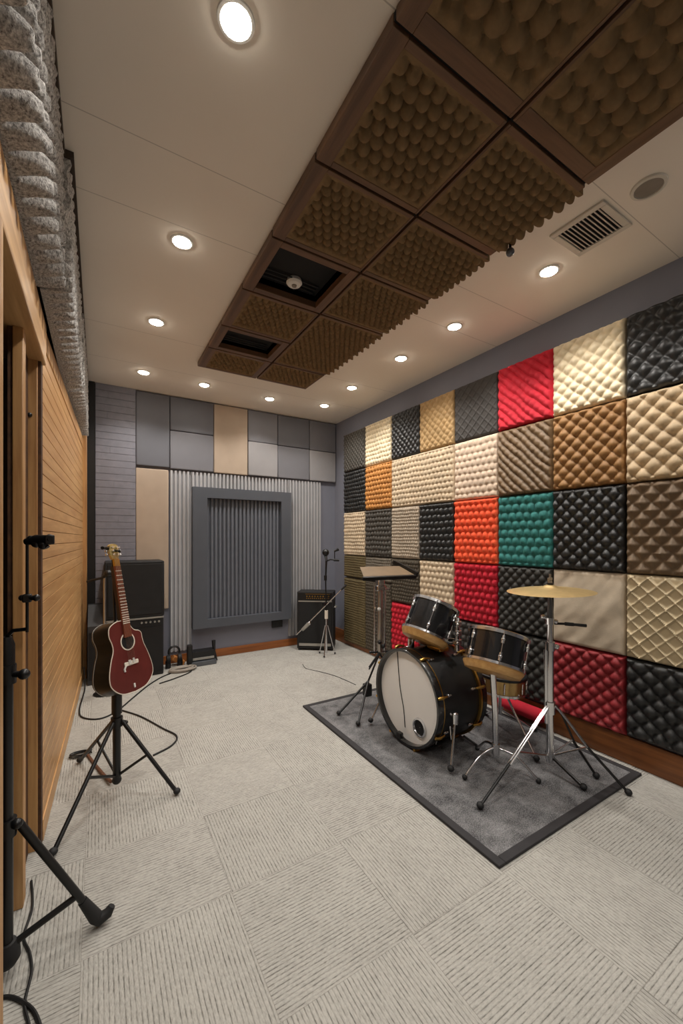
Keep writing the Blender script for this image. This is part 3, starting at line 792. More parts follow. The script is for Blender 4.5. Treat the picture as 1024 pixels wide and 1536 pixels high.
def tom(name, c, axis, R, Lh, label, mount):
    c = V(c); ax = V(axis).normalized(); fm = frame(c-ax*Lh/2, ax, (.855, -.518, 0))
    t = thing(name, c-ax*(Lh/2+.04), label, 'drum', 'drums of the black kit')
    MB().lathe([(R-.006, .002), (R, .002), (R, Lh), (R-.006, Lh)], fm, 48).build('shell', 'drum_black', t)
    MB().lathe([(R+.001, Lh-.012), (R+.011, Lh-.012), (R+.011, Lh+.006), (R+.004, Lh+.012), (R-.004, Lh+.008), (R-.004, Lh-.002)], fm, 48).build('top_hoop', 'chrome', t)
    MB().lathe([(R-.003, Lh), (0, Lh+.002), (0, Lh-.004), (R-.003, Lh-.004)], fm, 40).build('top_head', 'drum_head', t)
    MB().lathe([(R+.001, .018), (R+.011, .016), (R+.012, .002), (R+.004, -.002)], fm, 48).build('bottom_hoop', 'chrome', t)
    MB().lathe([(R+.006, .004), (R+.007, -.01), (R-.01, -.042), (R-.04, -.05), (0, -.05), (0, -.03), (R-.02, .0)], fm, 48).build('bottom_rim', 'drum_wood', t)
    for i in range(6):
        a = 2*PI*i/6+.35
        o = (fm.to_3x3() @ V((math.cos(a), math.sin(a), 0)))
        p = c+o*(R)
        lug(p+ax*Lh*.26, o, ax, 'chrome', .045, .0105, 'lug', t); lug(p-ax*Lh*.26, o, ax, 'chrome', .045, .0105, 'lug', t)
        k = MB(); k.tube([p+o*.011-ax*Lh*.5, p+o*.011+ax*Lh*.5], .0034, 8); k.build('tension_rod', 'chrome', t)
    return t
T1 = (1.965, 2.05, .835); T1a = (math.sin(.5), .02, math.cos(.5))
tom('rack_tom', T1, T1a, .157, .225, 'black tom drum tilted on top of the bass drum', None)
T2a = V((.855*.2+.784*.33, -.518*.2+.621*.33, 1)).normalized(); T2 = V((2.02, 1.56, .735))
t2 = tom('level_tom', T2, T2a, .165, .185, 'black tom drum standing nearly level on its own chrome pole', None)

def leg(parent, p0, p1, r, m, foot=.018, fm_='rubber', name='leg'):
    k = MB(); k.tube([p0, p1], r, 10); o = k.build(name, m, parent)
    if foot: MB().ball(V(p1)+V((0, 0, foot*.4)), foot, 14, .85).build('rubber_foot', fm_, o)
    return o
# stand of the level tom
t = thing('tom_stand', (2.02, 1.56, RZ), 'chrome pole stand carrying the level black tom', 'stand')
b0 = T2-T2a*.142
MB().tube([b0+V((.02, .006, .01)), (2.015, 1.56, .35), (2.02, 1.56, .10)], [.018, .017, .016], 14).build('pole', 'chrome', t)
k = MB(); k.cyl((2.02, 1.56, .12), (2.02, 1.56, .18), .023); k.build('collar', 'chrome', t)
for fx_, fy_ in ((1.80, 1.60), (2.13, 1.36), (2.12, 1.78)):
    k = MB(); k.tube(spline([(2.02, 1.56, .16), ((2.02*.5+fx_*.5), (1.56*.5+fy_*.5), .13), (fx_, fy_, RZ+.014)], 6), .0075, 10)
    o = k.build('leg', 'chrome', t); MB().ball((fx_, fy_, RZ+.015), .015, 12).build('rubber_foot', 'rubber', o)

# snare on low stand
t = thing('snare_drum', (2.47, 1.87, .30), 'gold snare drum low behind the level tom', 'drum', 'drums of the black kit')
sm_ = frame((2.47, 1.87, .31), (.05, -.03, 1))
MB().lathe([(.16, .01), (.165, .01), (.165, .12), (.16, .12)], sm_, 44).build('shell', 'bronze', t)
MB().lathe([(.164, .11), (.175, .11), (.176, .128), (.168, .132), (.158, .124), (0, .122), (0, .118), (.16, .118)], sm_, 44).build('top_hoop', 'black_metal', t)
MB().lathe([(.164, .02), (.175, .02), (.175, .004), (.16, .002), (0, .004), (0, .008), (.16, .008)], sm_, 44).build('bottom_hoop', 'chrome', t)
for i in range(8):
    a = 2*PI*i/8; o = sm_.to_3x3() @ V((math.cos(a), math.sin(a), 0)); lug(sm_ @ V((.165*math.cos(a), .165*math.sin(a), .065)), o, sm_.to_3x3() @ V((0, 0, 1)), 'chrome', .07, .006, 'lug', t)
t = thing('snare_stand', (2.47, 1.87, RZ), 'low chrome snare stand with splayed legs behind the drums', 'stand')
k = MB(); k.cyl((2.47, 1.87, .14), (2.47, 1.87, .29), .012)
k.build('pole', 'chrome', t)
k = MB()
for i in range(3):
    a = 2*PI*i/3+.3; k.tube([(2.47, 1.87, .28), (2.47+.15*math.cos(a), 1.87+.15*math.sin(a), .30), (2.47+.183*math.cos(a), 1.87+.183*math.sin(a), .34)], .006, 8)
k.build('basket', 'chrome', t)
for f_ in ((2.33, 1.50), (2.60, 2.10), (2.68, 1.74)):
    leg(t, (2.47+(2.47-f_[0])*.15, 1.87+(1.87-f_[1])*.15, .42 if f_[1] < 1.6 else .2), (*f_, RZ+.012), .008, 'chrome', .02)
# kick pedal
t = thing('kick_pedal', (2.34, 2.06, RZ), 'black and chrome kick pedal behind the bass drum', 'pedal')
MB(frame((2.42, 2.06, RZ+.045), (-.25, 0, 1), (1, 0, 0))).box(-.14, .0, -.045, .045, -.006, .006, .004).build('footboard', 'black_metal', t)
k = MB(); k.tube([(2.27, 1.98, RZ+.008), (2.27, 1.98, .25), (2.27, 2.14, .25), (2.27, 2.14, RZ+.008)], .009); k.box(2.24, 2.42, 2.02, 2.10, RZ, RZ+.01); k.build('frame', 'chrome', t)
k = MB(); k.tube([(2.27, 2.06, .25), (2.225, 2.06, .36)], .006); k.cyl((2.238, 2.06, .36), (2.205, 2.06, .37), .022); k.build('beater', 'chrome', t)

# cymbal stand
px, py = 2.30, 1.395
t = thing('cymbal_stand', (px, py, RZ), 'tall chrome tripod stand holding the bronze cymbal', 'stand')
MB().tube([(px, py, .07), (px, py, .35), (px, py, .76)], [.021, .021, .021], 18).build('lower_pole', 'chrome', t)
MB().tube([(px-.018, py+.012, .30), (px-.022, py+.014, .74)], .010, 12).build('brace_rod', 'chrome', t)
MB().tube([(px, py, .74), (px, py, .90)], .0165, 16).build('middle_pole', 'chrome', t)
MB().tube([(px, py, .9), (px, py, 1.02), (px, py, 1.09), (px, py, 1.17)], [.017, .013, .008, .004], 14).build('upper_pole', 'grey_gunmetal', t)
k = MB(); k.cyl((px, py, .735), (px, py, .785), .027); k.ball((px+.035, py-.02, .755), .016); k.tube([(px, py, .755), (px+.035, py-.02, .755)], .009); k.build('clamp', 'chrome', t)
k = MB(); k.cyl((px, py, .89), (px, py, .93), .024); k.ball((px-.035, py+.02, .935), .015); k.ball((px+.03, py-.018, .905), .014); k.tube([(px-.035, py+.02, .935), (px, py, .915), (px+.03, py-.018, .905)], .009); k.build('clamp', 'chrome', t)
k = MB(); rd = V((.855, -.518, 0)); q0 = V((px, py, .895))
k.tube([q0, q0+rd*.11+V((0, 0, -.004))], .007); k.tube([q0+rd*.09+V((0, 0, -.003)), q0+rd*.14+V((0, 0, -.007))], .011); k.tube([q0+rd*.13+V((0, 0, -.006)), q0+rd*.215+V((0, 0, -.014))], [.008, .010], 10)
k.build('side_arm', 'black_metal', t)
k = MB(); k.cyl((px, py, 1.135), (px, py, 1.15), .012); k.box(px-.02, px+.02, py-.005, py+.005, 1.152, 1.168, .003); k.cyl((px, py, 1.165), (px, py, 1.19), .006); k.build('wing_nut', 'brushed', t)
k = MB(); k.cyl((px, py, 1.088), (px, py, 1.10), .018); k.cyl((px, py, 1.125), (px, py, 1.136), .018); k.build('felt_washer', 'black_metal', t)
k = MB(); k.cyl((px, py, .36), (px, py, .43), .03); k.build('leg_collar', 'chrome', t)
k = MB(); k.cyl((px, py, .09), (px, py, .125), .027); k.build('lower_collar', 'chrome', t)
top = V((px, py, .405))
for fpt, mid in (((1.674, 1.387), .62), ((2.469, 1.054), .5), ((2.46, 1.215), .55), ((2.287, 1.195), 0)):
    f3 = V((*fpt, (RZ if 1.10 < fpt[1] else 0)+.014))
    if mid:
        d_ = (f3-top); off = V((-d_.y, d_.x, 0)).normalized()*.0065
        sh = V((d_.x, d_.y, 0)).normalized()*.045
        dark = fpt[1] == 1.215
        knee = top+d_*mid
        k = MB()
        for sg in (-1, 1): k.tube(spline([top+off*sg, top+sh+off*sg+V((0, 0, -.012)), knee+off*sg], 6), .006, 8)
        o = k.build('leg', 'black_metal' if dark else 'chrome', t)
        k = MB(); k.tube([knee-d_*.03, f3], .0075, 8); k.build('leg_tip', 'black_metal', o)
        k = MB(); k.tube([V((px, py, .105)), top+d_*.5], .006, 8); k.build('brace', 'chrome', o)
    else:
        k = MB(); k.tube([V((px, py, .11)), f3], .009, 8); o = k.build('leg', 'black_metal', t)
    MB().ball(f3+V((0, 0, .004)), .019, 14, .9).build('rubber_foot', 'rubber', o)
t = thing('cymbal', (px, py, 1.10), 'round bronze crash cymbal on the tall chrome stand', 'cymbal')
cm = frame((px, py, 1.10), (-.03, .02, 1))
MB().lathe([(.006, .026), (.02, .025), (.036, .017), (.045, .012), (.12, .004), (.2, -.007), (.24, -.016), (.2, -.0095), (.12, .001), (.045, .0085), (.03, .014), (.006, .022), (.006, .026)], cm, 64).build('cymbal_plate', 'cymbal_bronze', t, ang=60)

# music stand behind the bass drum
mx, my = 2.06, 2.76
t = thing('music_stand', (mx, my, RZ), 'chrome tripod stand with a flat tan and black desk behind bass drum', 'stand')
vdir = V((-.05, -1, 0)).normalized()
rdm = V((.99, -.2, 0)).normalized(); fdm = V((-.2, -.98, 0)).normalized()
dc = V((mx+.035, my, 1.13))
dm = Matrix((rdm, -fdm, V((0, 0, 1)))).transposed().to_4x4(); dm.translation = dc
dm = dm @ Matrix.Rotation(.33, 4, 'X')
MB().prism([(-.235, -.13), (.235, -.13), (.19, .07), (-.19, .07)], -.004, .004, dm).build('desk', 'tan_desk', t)
k = MB(dm); k.box(-.245, .245, -.15, -.125, -.026, .006, .004); k.build('desk_lip', 'black_metal', t)
k = MB(); k.prism([(.185, .08), (.25, -.14), (.262, -.14), (.24, .0), (.19, .12), (.16, .14)], -.01, .03, dm); k.build('desk_back', 'black_metal', t)
def tubeZ(k, dx, z0, z1, r): k.tube([V((mx, my, z0))+rdm*dx, V((mx, my, z1))+rdm*dx], r, 12)
k = MB(); tubeZ(k, 0, .43, 1.11, .023); k.build('pole', 'brushed', t)
k = MB(); tubeZ(k, -.05, .42, 1.0, .008); tubeZ(k, .045, .42, .95, .010); tubeZ(k, .02, .42, .9, .006); k.build('side_rod', 'chrome', t)
k = MB()
k.box(mx-.03, mx+.035, my-.025, my+.025, .99, 1.10, .008); k.box(mx-.04, mx+.045, my-.028, my+.028, .955, 1.0, .008)
k.tube([V((mx, my, .97)), V((mx, my, .97))+rdm*.09], .006); k.ball(V((mx, my, .975))+rdm*.05, .018)
k.build('clamp', 'chrome', t)
k = MB(); k.ball(V((mx-.02, my-.015, .80)), .016); k.build('wing_screw', 'white_plastic', t)
k = MB(); k.tube([V((mx, my, .435))-rdm*.09, V((mx, my, .43))+rdm*.09], .010); k.ball(V((mx, my, .435))-rdm*.09, .012); k.ball(V((mx-.02, my-.02, .52)), .018); k.ball(V((mx+.015, my-.02, .48)), .02); k.build('crossbar', 'black_metal', t)
k = MB(); 
for q in (0, .018): k.tube([V((mx-.01, my-.01, .42+q)), V((mx-.15, my-.05, .32+q))], .0055, 8)
k.build('folded_leg', 'black_metal', t)
for f_ in ((1.612, 2.70), (1.642, 2.47), (2.42, 2.86)):
    leg(t, (mx-.02, my, .43) if f_[0] > 2 else (mx-.15, my-.04, .22), (*f_, RZ+.012), .009, 'black_metal', .019)
k = MB(); k.tube([V((mx, my, .43)), V((mx-.15, my-.04, .22)), V((mx-.16, my-.05, .14))], .008); k.box(mx-.19, mx-.13, my-.07, my-.01, .10, .2, .008); k.build('leg_hub', 'black_metal', t)

# ------------------------------------------------------------------ amplifier in the far right corner
Aq, Bq = V((2.12, 4.575, 0)), V((2.49, 4.30, 0))
ex = (Bq-Aq).normalized(); ey = V((-ex.y, ex.x, 0))
if ey.y < 0: ey = -ey
am = Matrix((ex, ey, V((0, 0, 1)))).transposed().to_4x4(); am.translation = Aq
wA = (Bq-Aq).length; hA = .735; dA = .25
t = thing('guitar_amplifier', Aq+ex*wA/2+ey*dA/2, 'black guitar amplifier with gold control strip in the far right corner', 'amplifier')
MB(am).box(0, wA, .012, dA, .02, hA, .012).build('cabinet', 'cab_black', t)
MB(am).box(.025, wA-.025, .003, .014, .10, hA-.125, .003).build('grille', 'cab_grille', t)
MB(am).box(.02, wA-.02, .0, .014, hA-.125, hA-.11).box(.03, wA-.03, 0, .014, .06, .092).build('silver_piping', 'amp_silver', t)
MB(am).box(.02, wA-.02, .004, .016, hA-.10, hA-.012).build('control_panel', 'black_metal', t)
for q in range(9):
    k = MB(am); x_ = .13+q*.034; k.lathe([(0, 0), (.010, 0), (.008, .014), (0, .014)], frame((x_, .004, hA-.055), (0, -1, 0)), 12); k.build('knob', 'gold', t)
k = MB(am)
for q in range(12): k.box(.12+q*.025, .132+q*.025, .002, .005, hA-.085, hA-.076)
k.box(.11, .42, .002, .005, hA-.03, hA-.025)
k.build('gold_marking', 'gold', t)
k = MB(am)
for x_, y_ in ((.03, .04), (wA-.03, .04), (.03, dA-.04), (wA-.03, dA-.04)): k.cyl((x_, y_, 0), (x_, y_, .022), .018)
k.build('foot', 'rubber', t)
k = MB(am); k.tube(spline([(wA, .09, hA-.2), (wA+.022, .1, hA-.2), (wA+.022, .18, hA-.2), (wA, .19, hA-.2)]), .008); k.build('side_handle', 'amp_silver', t)

# mic stand in front of the amplifier
sx, sy = 2.335, 4.20
t = thing('microphone_stand', (sx, sy, 0), 'chrome boom microphone stand in front of the corner amplifier', 'stand')
MB().tube([(sx, sy, .03), (sx, sy, .5)], .012).build('pole', 'chrome', t)
MB().cyl((sx, sy, .44), (sx, sy, .54), .021).build('grip', 'binding', t)
MB().tube([(sx, sy, .5), (sx-.01, sy, .9), (sx, sy, 1.14)], [.009, .008, .013]).build('upper_pole', 'black_metal', t)
k = MB(); k.cyl((sx-.012, sy, .90), (sx-.012, sy, .96), .018); k.box(sx-.05, sx+.03, sy-.02, sy+.02, .60, .64, .006); k.build('clutch', 'black_metal', t)
k = MB(); bd = V((.62, -.45, 0)).normalized(); k.tube([V((sx, sy-.02, .62))-bd*.37+V((0, 0, -.375)), V((sx, sy-.02, .62))+bd*.17+V((0, 0, .17))], .0065); k.build('boom_arm', 'chrome', t)
k = MB(); e_ = V((sx, sy-.02, .62))+bd*.17+V((0, 0, .17)); k.tube([e_, e_+bd*.06+V((0, 0, .06))], .011); k.build('counterweight', 'rubber', t)
k = MB(); k.tube([(sx, sy, 1.13), V((sx, sy, 1.15))+bd*.05, V((sx, sy, 1.145))+bd*.13], .009); k.tube([V((sx, sy, 1.145))+bd*.09, V((sx, sy, 1.14))+bd*.155], .014); k.build('top_arm', 'black_metal', t)
for a in (-2.3, -.2, 1.9):
    f_ = (sx+.11*math.cos(a), sy+.11*math.sin(a), .012)
    leg(t, (sx+.018*math.cos(a), sy+.018*math.sin(a), .36), f_, .006, 'chrome', .012)
t = thing('microphone', (sx-.02, sy, 1.18), 'round black microphone atop the boom stand in the far corner', 'microphone')
MB().ball((sx-.02, sy-.02, 1.235), .042, 16).build('grille', 'black_metal', t)
k = MB(); k.tube([(sx-.02, sy-.02, 1.20), (sx, sy, 1.14)], [.02, .014]); k.build('body', 'grey_gunmetal', t)
t = thing('microphone', V((sx, sy, 1.25))+bd*.11, 'small black microphone tilted beside the round one in the corner', 'microphone')
q_ = V((sx, sy, 1.15))+bd*.10
MB().tube([q_, q_+bd*.0+V((0, 0, .10))], .006).build('gooseneck', 'black_metal', t)
MB().tube([q_+V((0, 0, .10))-bd*.005, q_+bd*.05+V((0, 0, .125))], [.012, .018]).build('capsule', 'black_metal', t)
t = thing('microphone', V((sx, sy, .3))-bd*.3, 'silver microphone clipped low on the slanted boom before the amplifier', 'microphone')
q_ = V((sx, sy-.03, .62))-bd*.26+V((0, 0, -.265))
MB().tube([q_-bd*.05+V((0, -.01, -.05)), q_+V((0, -.01, 0)), q_+bd*.03+V((0, -.01, .03))], [.018, .022, .024], 14).build('body', 'amp_silver', t)
MB().ball(q_+bd*.035+V((0, -.012, .035)), .022).build('grille', 'chrome', t)

# ------------------------------------------------------------------ speaker stack left of the back wall
t = thing('bass_amplifier', (.32, 4.64, 0), 'lower black amplifier cabinet under the tall speaker, behind guitar', 'amplifier')
MB().box(.06, .575, 4.50, 4.79, 0.0, .60, .01).build('cabinet', 'cab_black', t)
MB().box(.08, .555, 4.492, 4.502, .05, .50).build('grille', 'cab_grille', t)
MB().box(.06, .575, 4.488, 4.50, .585, .603, .003).build('metal_edge', 'amp_silver', t)
for q in range(5):
    k = MB(); k.cyl((.37+q*.04, 4.5, .55), (.37+q*.04, 4.482, .55), .012, .009, 12); k.build('knob', 'amp_silver', t)
t = thing('speaker_cabinet', (.32, 4.64, .605), 'large black speaker cabinet on top of the amplifier behind the guitar', 'speaker')
MB().box(.05, .58, 4.48, 4.79, .606, 1.175, .014).build('cabinet', 'cab_black', t)
MB().box(.075, .555, 4.472, 4.484, .635, 1.145, .004).build('grille', 'cab_grille', t)
MB().box(.05, .066, 4.474, 4.79, .61, 1.17, .003).build('side_edge', 'cab_black', t)
t = thing('floor_monitor', (-.03, 4.62, 0), 'low dark grey speaker box between the black cabinet and plank wall', 'speaker')
MB().prism([(4.50, 0), (4.775, 0), (4.775, .74), (4.70, .74), (4.50, .56)], -.09, .045, Matrix(((0, 0, 1, 0), (1, 0, 0, 0), (0, 1, 0, 0), (0, 0, 0, 1)))).build('cabinet', 'cab_grey', t)
MB().box(-.08, .035, 4.49, 4.502, .05, .5).build('grille', 'cab_grille', t)
# small mic stand behind the guitar
t = thing('microphone_stand', (.045, 4.2, 0), 'thin microphone stand behind the guitar, left of the speaker', 'stand')
MB().tube([(.045, 4.2, .02), (.045, 4.2, 1.05)], .010).build('pole', 'brushed', t)
MB().tube([(.045, 4.2, 1.05), (-.03, 4.25, 1.03), (-.09, 4.28, 1.01)], .011).build('arm', 'black_metal', t)
MB().lathe([(0, 0), (.09, 0), (.09, .01), (.02, .022), (0, .022)], Matrix.Translation((.045, 4.2, 0))).build('base', 'black_metal', t)
t = thing('microphone', (.055, 4.18, 1.06), 'black ball microphone left of the large speaker cabinet', 'microphone')
MB().ball((.075, 4.18, 1.085), .035, 16).build('grille', 'black_metal', t)
MB().tube([(.07, 4.182, 1.075), (.03, 4.2, 1.05)], [.018, .012]).build('body', 'black_metal', t)

# floor pedal rest and cables in front of the ribbed panel
t = thing('pedal_cradle', (.97, 4.64, 0), 'black cradle with two upright posts on floor below the ribbed panel', 'stand')
MB().box(.86, 1.13, 4.55, 4.74, 0, .05, .01).build('base', 'grey_gunmetal', t)
MB().box(.87, 1.12, 4.60, 4.73, .05, .15, .008).build('tray', 'black_metal', t)
MB().box(.88, 1.11, 4.585, 4.60, .06, .085, .003).build('silver_strip', 'amp_silver', t)
k = MB(); k.box(.82, .875, 4.56, 4.63, 0, .24, .012); k.build('post', 'black_metal', t)
k = MB(); k.tube([(1.145, 4.66, .01), (1.125, 4.66, .12), (1.12, 4.66, .24)], [.022, .016, .022], 10); k.build('post', 'black_metal', t)
def cable(pts, r, m, label, z=None, k=8):
    P = spline([V((p[0], p[1], (p[2] if len(p) > 2 else r))) for p in pts], k)
    return tag(MB().tube(P, r, 8).build('cable', m), label, 'cable')
cable([(-.12, 4.45, .2), (-.11, 4.42, .02), (-.12, 4.2), (-.135, 3.9), (-.11, 3.72), (.0, 3.62), (.12, 3.7), (.26, 3.95), (.4, 4.2), (.52, 4.36), (.62, 4.45)], .006, 'cable', 'long black cable curving from the plank wall round the guitar')
cable([(.15, 3.72), (.28, 3.5), (.40, 3.2), (.47, 3.02), (.42, 2.9), (.30, 2.83)], .006, 'cable', 'black cable looping on the carpet right of the guitar stand')
cable([(.5, 4.2), (.66, 4.28), (.82, 4.4), (.83, 4.52), (.74, 4.58), (.68, 4.52), (.62, 4.44)], .006, 'cable', 'black cable hooking out from the coil by the ribbed panel')
def coil(cx, cy, r0, n, rr, m, label, zz=.0):
    P = []
    for i in range(n*16+1):
        a = 2*PI*i/16; q = r0*(1+.15*math.sin(a*.37+1)); P.append((cx+q*math.cos(a)*1.2, cy+q*math.sin(a)*.7, rr+zz+.006*i/16))
    return tag(MB().tube(P, rr, 7).build('cable_coil', m), label, 'cable')
coil(.76, 4.50, .10, 4, .008, 'cable_grey', 'pale grey coiled cable on the carpet before the ribbed panel')
coil(-.10, 3.08, .045, 3, .004, 'cable', 'small dark cable coil on the carpet beside the plank wall')
tag(MB().tube(spline([(-.06, 3.05, .006), (-.02, 2.9, .006), (.03, 2.72, .012), (.06, 2.62, .02)]), [.009]*25, 8).build('strap', 'strap_brown'), 'brown strap lying between the small coil and guitar stand', 'strap')
t = thing('headphones', (.70, 4.62, .02), 'black headphones standing behind the pale coil by the ribbed panel', 'headphones')
k = MB(); k.tube([(.70+.055*math.cos(a), 4.66, .17+.06*math.sin(a)) for a in [PI*i/10 for i in range(-1, 12)]], .011, 8); k.build('headband', 'black_metal', t)
for s_ in (-1, 1):
    k = MB(); k.cyl((.70+.04*s_, 4.66, .10), (.70+.075*s_, 4.66, .10), .045, .04); k.cyl((.70+.06*s_, 4.66, .006), (.70+.06*s_, 4.66, .08), .028); k.build('ear_cup', 'rubber', t)
t = tag(MB(Matrix.Translation((.66, 4.74, 0)) @ Matrix.Rotation(.6, 4, 'Y')).box(-.02, .12, -.04, .04, .07, .12, .006).build('wood_block', 'orange_wood'), 'orange wooden block leaning behind the coiled cable', 'block')
cable([(1.90, 3.95, .03), (1.91, 3.87), (1.98, 3.72), (2.06, 3.5), (2.1, 3.2)], .003, 'cable', 'thin wire on the carpet left of the music stand')

# ------------------------------------------------------------------ guitar on tripod
gx, gy = .085, 2.52
t = thing('guitar_stand', (gx, gy, 0), 'black tripod stand holding up the red guitar', 'stand')
MB().tube([(gx, gy, .075), (gx, gy, .58)], .020, 16).build('pole', 'black_metal', t)
MB().cyl((gx, gy, .44), (gx, gy, .58), .026).build('sleeve', 'black_metal', t)
MB().tube([(gx, gy, .57), (gx-.005, gy+.07, .9), (gx-.018, gy+.10, 1.335)], .007, 10).build('neck_post', 'black_metal', t)
k = MB(); k.tube([(gx-.018, gy+.10, 1.335), (gx-.055, gy+.06, 1.35), (gx-.068, gy+.0, 1.35)], .009); k.tube([(gx-.018, gy+.10, 1.335), (gx+.012, gy+.06, 1.33), (gx+.012, gy+.0, 1.33)], .007); k.build('neck_yoke', 'black_metal', t)
k = MB(); k.cyl((gx, gy, .37), (gx, gy, .42), .03); k.ball((gx+.04, gy-.015, .385), .014); k.tube([(gx, gy, .39), (gx+.04, gy-.015, .385)], .008); k.build('leg_collar', 'black_metal', t)
MB().ball((gx, gy, .075), .024, 14).build('pole_end', 'rubber', t)
for f_ in ((.365, 2.335), (-.172, 2.165), (-.10, 2.98)):
    top = V((gx, gy, .40)); f3 = V((*f_, .014)); d_ = (f3-top); st = top+V((d_.x, d_.y, 0)).normalized()*.03
    o = leg(t, st, f3, .0105, 'black_metal', .019)
    MB().tube([(gx, gy, .095), st+(f3-st)*.47], .0075, 8).build('brace', 'black_metal', o)

def pix(u, v, z):      # point in front of the camera at depth z (used to pose the guitar in the room)
    a = (u-512)/600*z
    return V((a*math.cos(YAW)+z*math.sin(YAW), -a*math.sin(YAW)+z*math.cos(YAW), 1.4-(v-808)/600*z))
gb = pix(203, 1037, 2.20); gt = pix(169, 816, 2.27)
ax = (gt-gb).normalized(); Lg = (gt-gb).length
nn = V((.66, -.72, .32)); nn = (nn-ax*nn.dot(ax)).normalized(); ww = ax.cross(nn)
if ww.dot(V((.855, -.518, 0))) < 0: ww = -ww
gm = Matrix((ww, ax, nn)).transposed().to_4x4(); gm.translation = gb
t = thing('acoustic_guitar', gb, 'dark red acoustic guitar with black back hanging on the tripod stand', 'guitar')
Bl = Lg*.475
half = [(0, 0), (.085, .012), (.142, .06), (.150, .115), (.128, .19), (.104, .245), (.104, .285), (.116, .33), (.105, .375), (.06, .398), (.026, .40)]
sc = Bl/.40
right = [(x*sc, y*sc) for x, y in half]
cut = [(0, 0), (.085, .012), (.142, .06), (.150, .115), (.132, .19), (.112, .245), (.106, .28), (.104, .31), (.088, .325), (.058, .335), (.036, .36), (.026, .40)]
rc = [(x*sc, y*sc) for x, y in cut]
out = spline([V((x, y, 0)) for x, y in rc], 5)+spline([V((-x, y, 0)) for x, y in right[::-1]], 5)[:-1]
poly = [(p.x, p.y) for p in out]
dpt = .132
n_ = len(poly); body = MB(gm); rings = [(-dpt-.0, .90), (-dpt+.006, .97), (-dpt+.02, 1.0), (-.012, 1.0), (-.004, .995)]
cxp = V((0, Bl*.42))
vs = []; fs = []
for (zz, s_) in rings: vs += [(x*s_, cxp.y+(y-cxp.y)*s_, zz) for x, y in poly]
for r_ in range(len(rings)-1):
    for i in range(n_): fs.append([r_*n_+i, r_*n_+(i+1) % n_, (r_+1)*n_+(i+1) % n_, (r_+1)*n_+i])
fs += [list(range(n_))[::-1]]
body.add(vs, fs, True); body.build('body', 'guitar_black', t)
MB(gm).prism(poly, -.006, .0, Matrix()).build('top', 'guitar_red', t)
k = MB(gm); P = [V((x, y, -.001)) for x, y in poly]; k.tube(P+[P[0]], .0026, 6, False); k.build('binding', 'binding', t)
k = MB(gm); P = [V((x*1.0, y, -dpt+.02)) for x, y in poly]; k.tube(P+[P[0]], .0022, 6, False); k.build('back_binding', 'amp_silver', t)
sh = V((0, Bl*.70, .0005))
MB(gm).lathe([(.043*sc, 0), (0, .0006)], Matrix.Translation(sh), 28).build('sound_hole', 'void_black', t)
MB(gm).lathe([(.043*sc, 0), (.050*sc, 0), (.050*sc, .0012), (.043*sc, .0012)], Matrix.Translation(sh), 32).build('rosette', 'binding', t)
k = MB(gm); k.box(-.048, .048, Bl*.37, Bl*.37+.022, 0, .007, .003); k.build('bridge', 'binding', t)
k = MB(gm); k.box(-.022, -.005, Bl*.37+.006, Bl*.37+.03, .004, .010, .002); k.box(.008, .02, Bl*.37+.008, Bl*.37+.034, .004, .010, .002); k.tube([(-.04, Bl*.37+.004, .004), (-.052, Bl*.37-.012, .004), (-.05, Bl*.37-.026, .004)], .005); k.build('bridge_pin', 'white_plastic', t)
MB(gm).box(-.006, .004, .022, .045, 0, .006, .002).build('strap_button', 'white_plastic', t)
ny0, ny1 = Bl*.76, Lg*.845
MB(gm).prism([(-.025, ny0), (.025, ny0), (.019, ny1), (-.019, ny1)], .0005, .011, Matrix()).build('fretboard', 'fretboard', t)
MB(gm).prism([(-.022, Bl*.97), (.022, Bl*.97), (.018, ny1), (-.018, ny1)], -.022, .0005, Matrix()).build('neck', 'neckwood', t)
for i in range(18):
    y_ = ny1-(ny1-ny0+.10)*(1-2**(-(i+1)/12.)); 
    if y_ < ny0: break
    q_ = (y_-ny0)/(ny1-ny0); hw = .025+(.019-.025)*q_
    MB(gm).box(-hw, hw, y_-.0022, y_+.0022, .011, .0128).build('fret', 'binding', t)
k = MB(gm); k.box(-.019, .019, ny1-.003, ny1+.05*Lg, .0, .0105); k.build('nut', 'gold', t)
hs = Lg-ny1
MB(gm).prism([(-.019, ny1+.04), (.019, ny1+.04), (.031, ny1+.075), (.028, Lg-.008), (.01, Lg), (-.012, Lg), (-.028, Lg-.01), (-.031, ny1+.075)], -.014, .003, Matrix()).build('headstock', 'headstock', t)
for s_ in (-1, 1):
    for i in range(3):
        y_ = ny1+.068+i*(hs-.085)/2.2
        k = MB(gm); k.cyl((s_*.015, y_, .003), (s_*.015, y_, .014), .006); k.cyl((s_*.028, y_, -.006), (s_*.043, y_, -.006), .004); k.ball((s_*.046, y_, -.006), .008); k.build('tuning_peg', 'chrome', t)
k = MB(gm)
for i in range(6):
    q_ = (i-2.5)/2.5; k.tube([(q_*.022, Bl*.37+.012, .0105), (q_*.015, ny1, .0145), (q_*.015, ny1+.07, .012)], .0007, 5)
k.build('strings', 'brushed', t)

